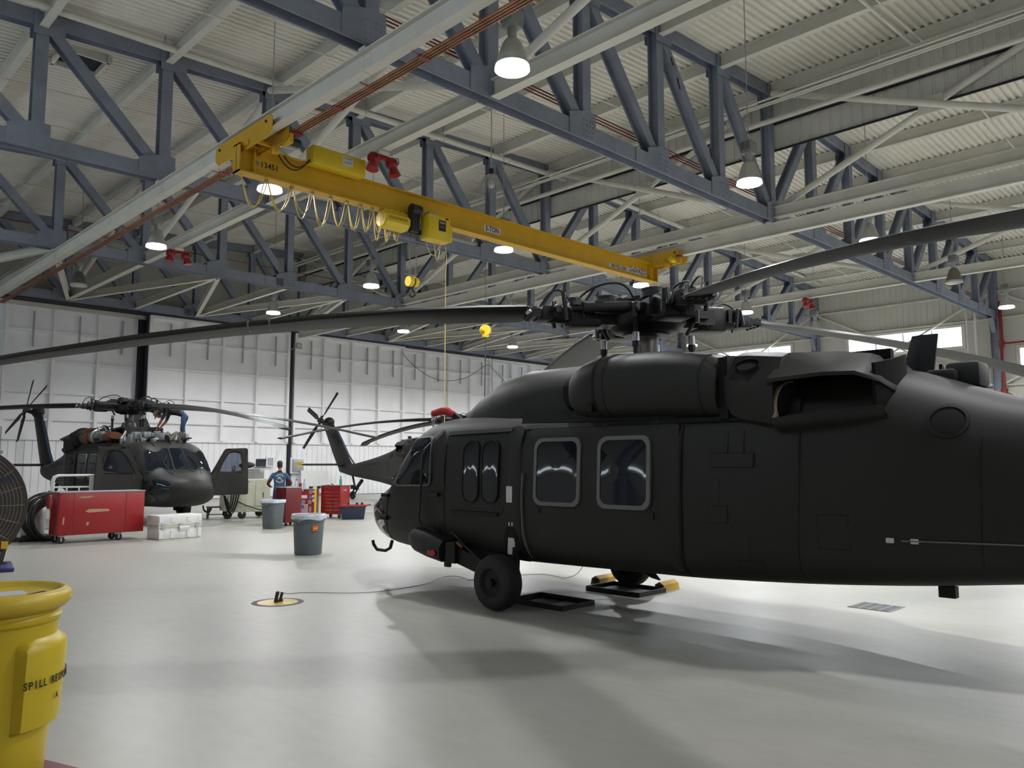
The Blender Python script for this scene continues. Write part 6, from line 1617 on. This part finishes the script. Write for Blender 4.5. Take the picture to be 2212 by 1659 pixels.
def regB(c):
    a, b_, z = V(c).dot(r), V(c).dot(f), c.z
    if z < .085: return 3
    if z < .98 and abs(a) < .24 and not (b_ > .15 and z > .9): return 1
    if z > 1.52: return 4
    if abs(a) > .215 and z < 1.27: return 2 if b_ < .30 else 4
    if b_ > .2 and z < 1.2: return 2 if b_ < .30 else 4
    return 0
skin_body('body', J, B, ['shirt_blue', 'jeans_dark', 'maroon', 'black', 'skin'], regB, pb)
head_parts(pb, L(0, .09, 1.71), f, u, 'black')
# print on the back of the shirt: an emblem between two arcs of small lettering
bp0 = L(0, -.135, 1.31)
bm_ = basis(bp0, r, u)
pr0 = text_obj('shirt_print', 'M', .12, 'sticker_white', pb, basis(bp0 + r * -.02 + u * .015, r, u), bold=.002)
text_obj('shirt_print', '2', .10, 'sticker_white', pb, basis(bp0 + r * .05 + u * -.03, r, u), bold=.002)
arc = MB()
for s, a0, a1 in ((1, 35, 145), (-1, 35, 145)):
    for k in range(15):
        a = rad(a0 + (a1 - a0) * k / 14); c0 = bp0 + r * (.125 * cos(a)) + u * (s * .115 * sin(a)) 
        t_ = r * (-sin(a)) + u * (s * cos(a)); n_ = r * cos(a) + u * (s * sin(a))
        w_, h_ = .008, .012
        arc.add([c0 + t_ * (i * w_) + n_ * (j * h_) + f * q for q in (0, .004) for i, j in ((-1, -1), (1, -1), (1, 1), (-1, 1))], [(0, 1, 2, 3), (7, 6, 5, 4), (0, 4, 5, 1), (1, 5, 6, 2), (2, 6, 7, 3), (3, 7, 4, 0)])
arc.build('arc_lettering', 'sticker_white', pb)['kind'] = 'stuff'

# ---- mechanic bent over on the far helicopter's roof
P = V((10.42, 25.72, 2.41)); f = V((-.80, .60, 0)).normalized(); r = V((f.y, -f.x, 0))
pa = thing('person', 'person bent over on the helicopter roof in dark shirt, jeans and tan cap', 'person', P)
J = {'pelvis': (L(0, -.08, .93), (.16, .125)), 'belly': (L(0, .10, 1.01), (.155, .12)), 'chest': (L(0, .34, 1.02), (.175, .125)), 'collar': (L(0, .50, 1.00), (.11, .085)), 'neck': (L(0, .58, .98), .055), 'nape': (L(0, .63, .95), .05)}
B = [('pelvis', 'belly'), ('belly', 'chest'), ('chest', 'collar'), ('collar', 'neck'), ('neck', 'nape')]
for s, n_ in ((-1, 'l'), (1, 'r')):
    J['hip' + n_] = (L(s * .10, -.08, .86), .1); J['knee' + n_] = (L(s * .14, -.02 + .05 * s, .47), .068); J['ank' + n_] = (L(s * .16, -.10 + .06 * s, .10), .047); J['toe' + n_] = (L(s * .18, .06 + .06 * s, .045), (.045, .035))
    B += [('pelvis', 'hip' + n_), ('hip' + n_, 'knee' + n_), ('knee' + n_, 'ank' + n_), ('ank' + n_, 'toe' + n_)]
    J['sh' + n_] = (L(s * .19, .46, .96), .07); J['el' + n_] = (L(s * .26, .56, .70), .048); J['wr' + n_] = (L(s * .16, .70, .50), .031)
    B += [('chest', 'sh' + n_), ('sh' + n_, 'el' + n_), ('el' + n_, 'wr' + n_)]
    hand_joints(J, B, 'wr' + n_, n_, f * .5 - u, f * -1, r * (-s))
def regA(c):
    a, b_, z = V(c).dot(r), V(c).dot(f), c.z
    if z < .085: return 3
    if z < .74 and b_ > .42: return 4
    if b_ > .56: return 4
    if b_ > .40: return 2
    if b_ > .02 and z > .8: return 0
    return 1
skin_body('body', J, B, ['vest_black', 'jeans', 'shirt_grey', 'black', 'skin'], regA, pa)
head_parts(pa, L(0, .75, .92), f * .45 - u, f + u * .5, 'cap_tan')
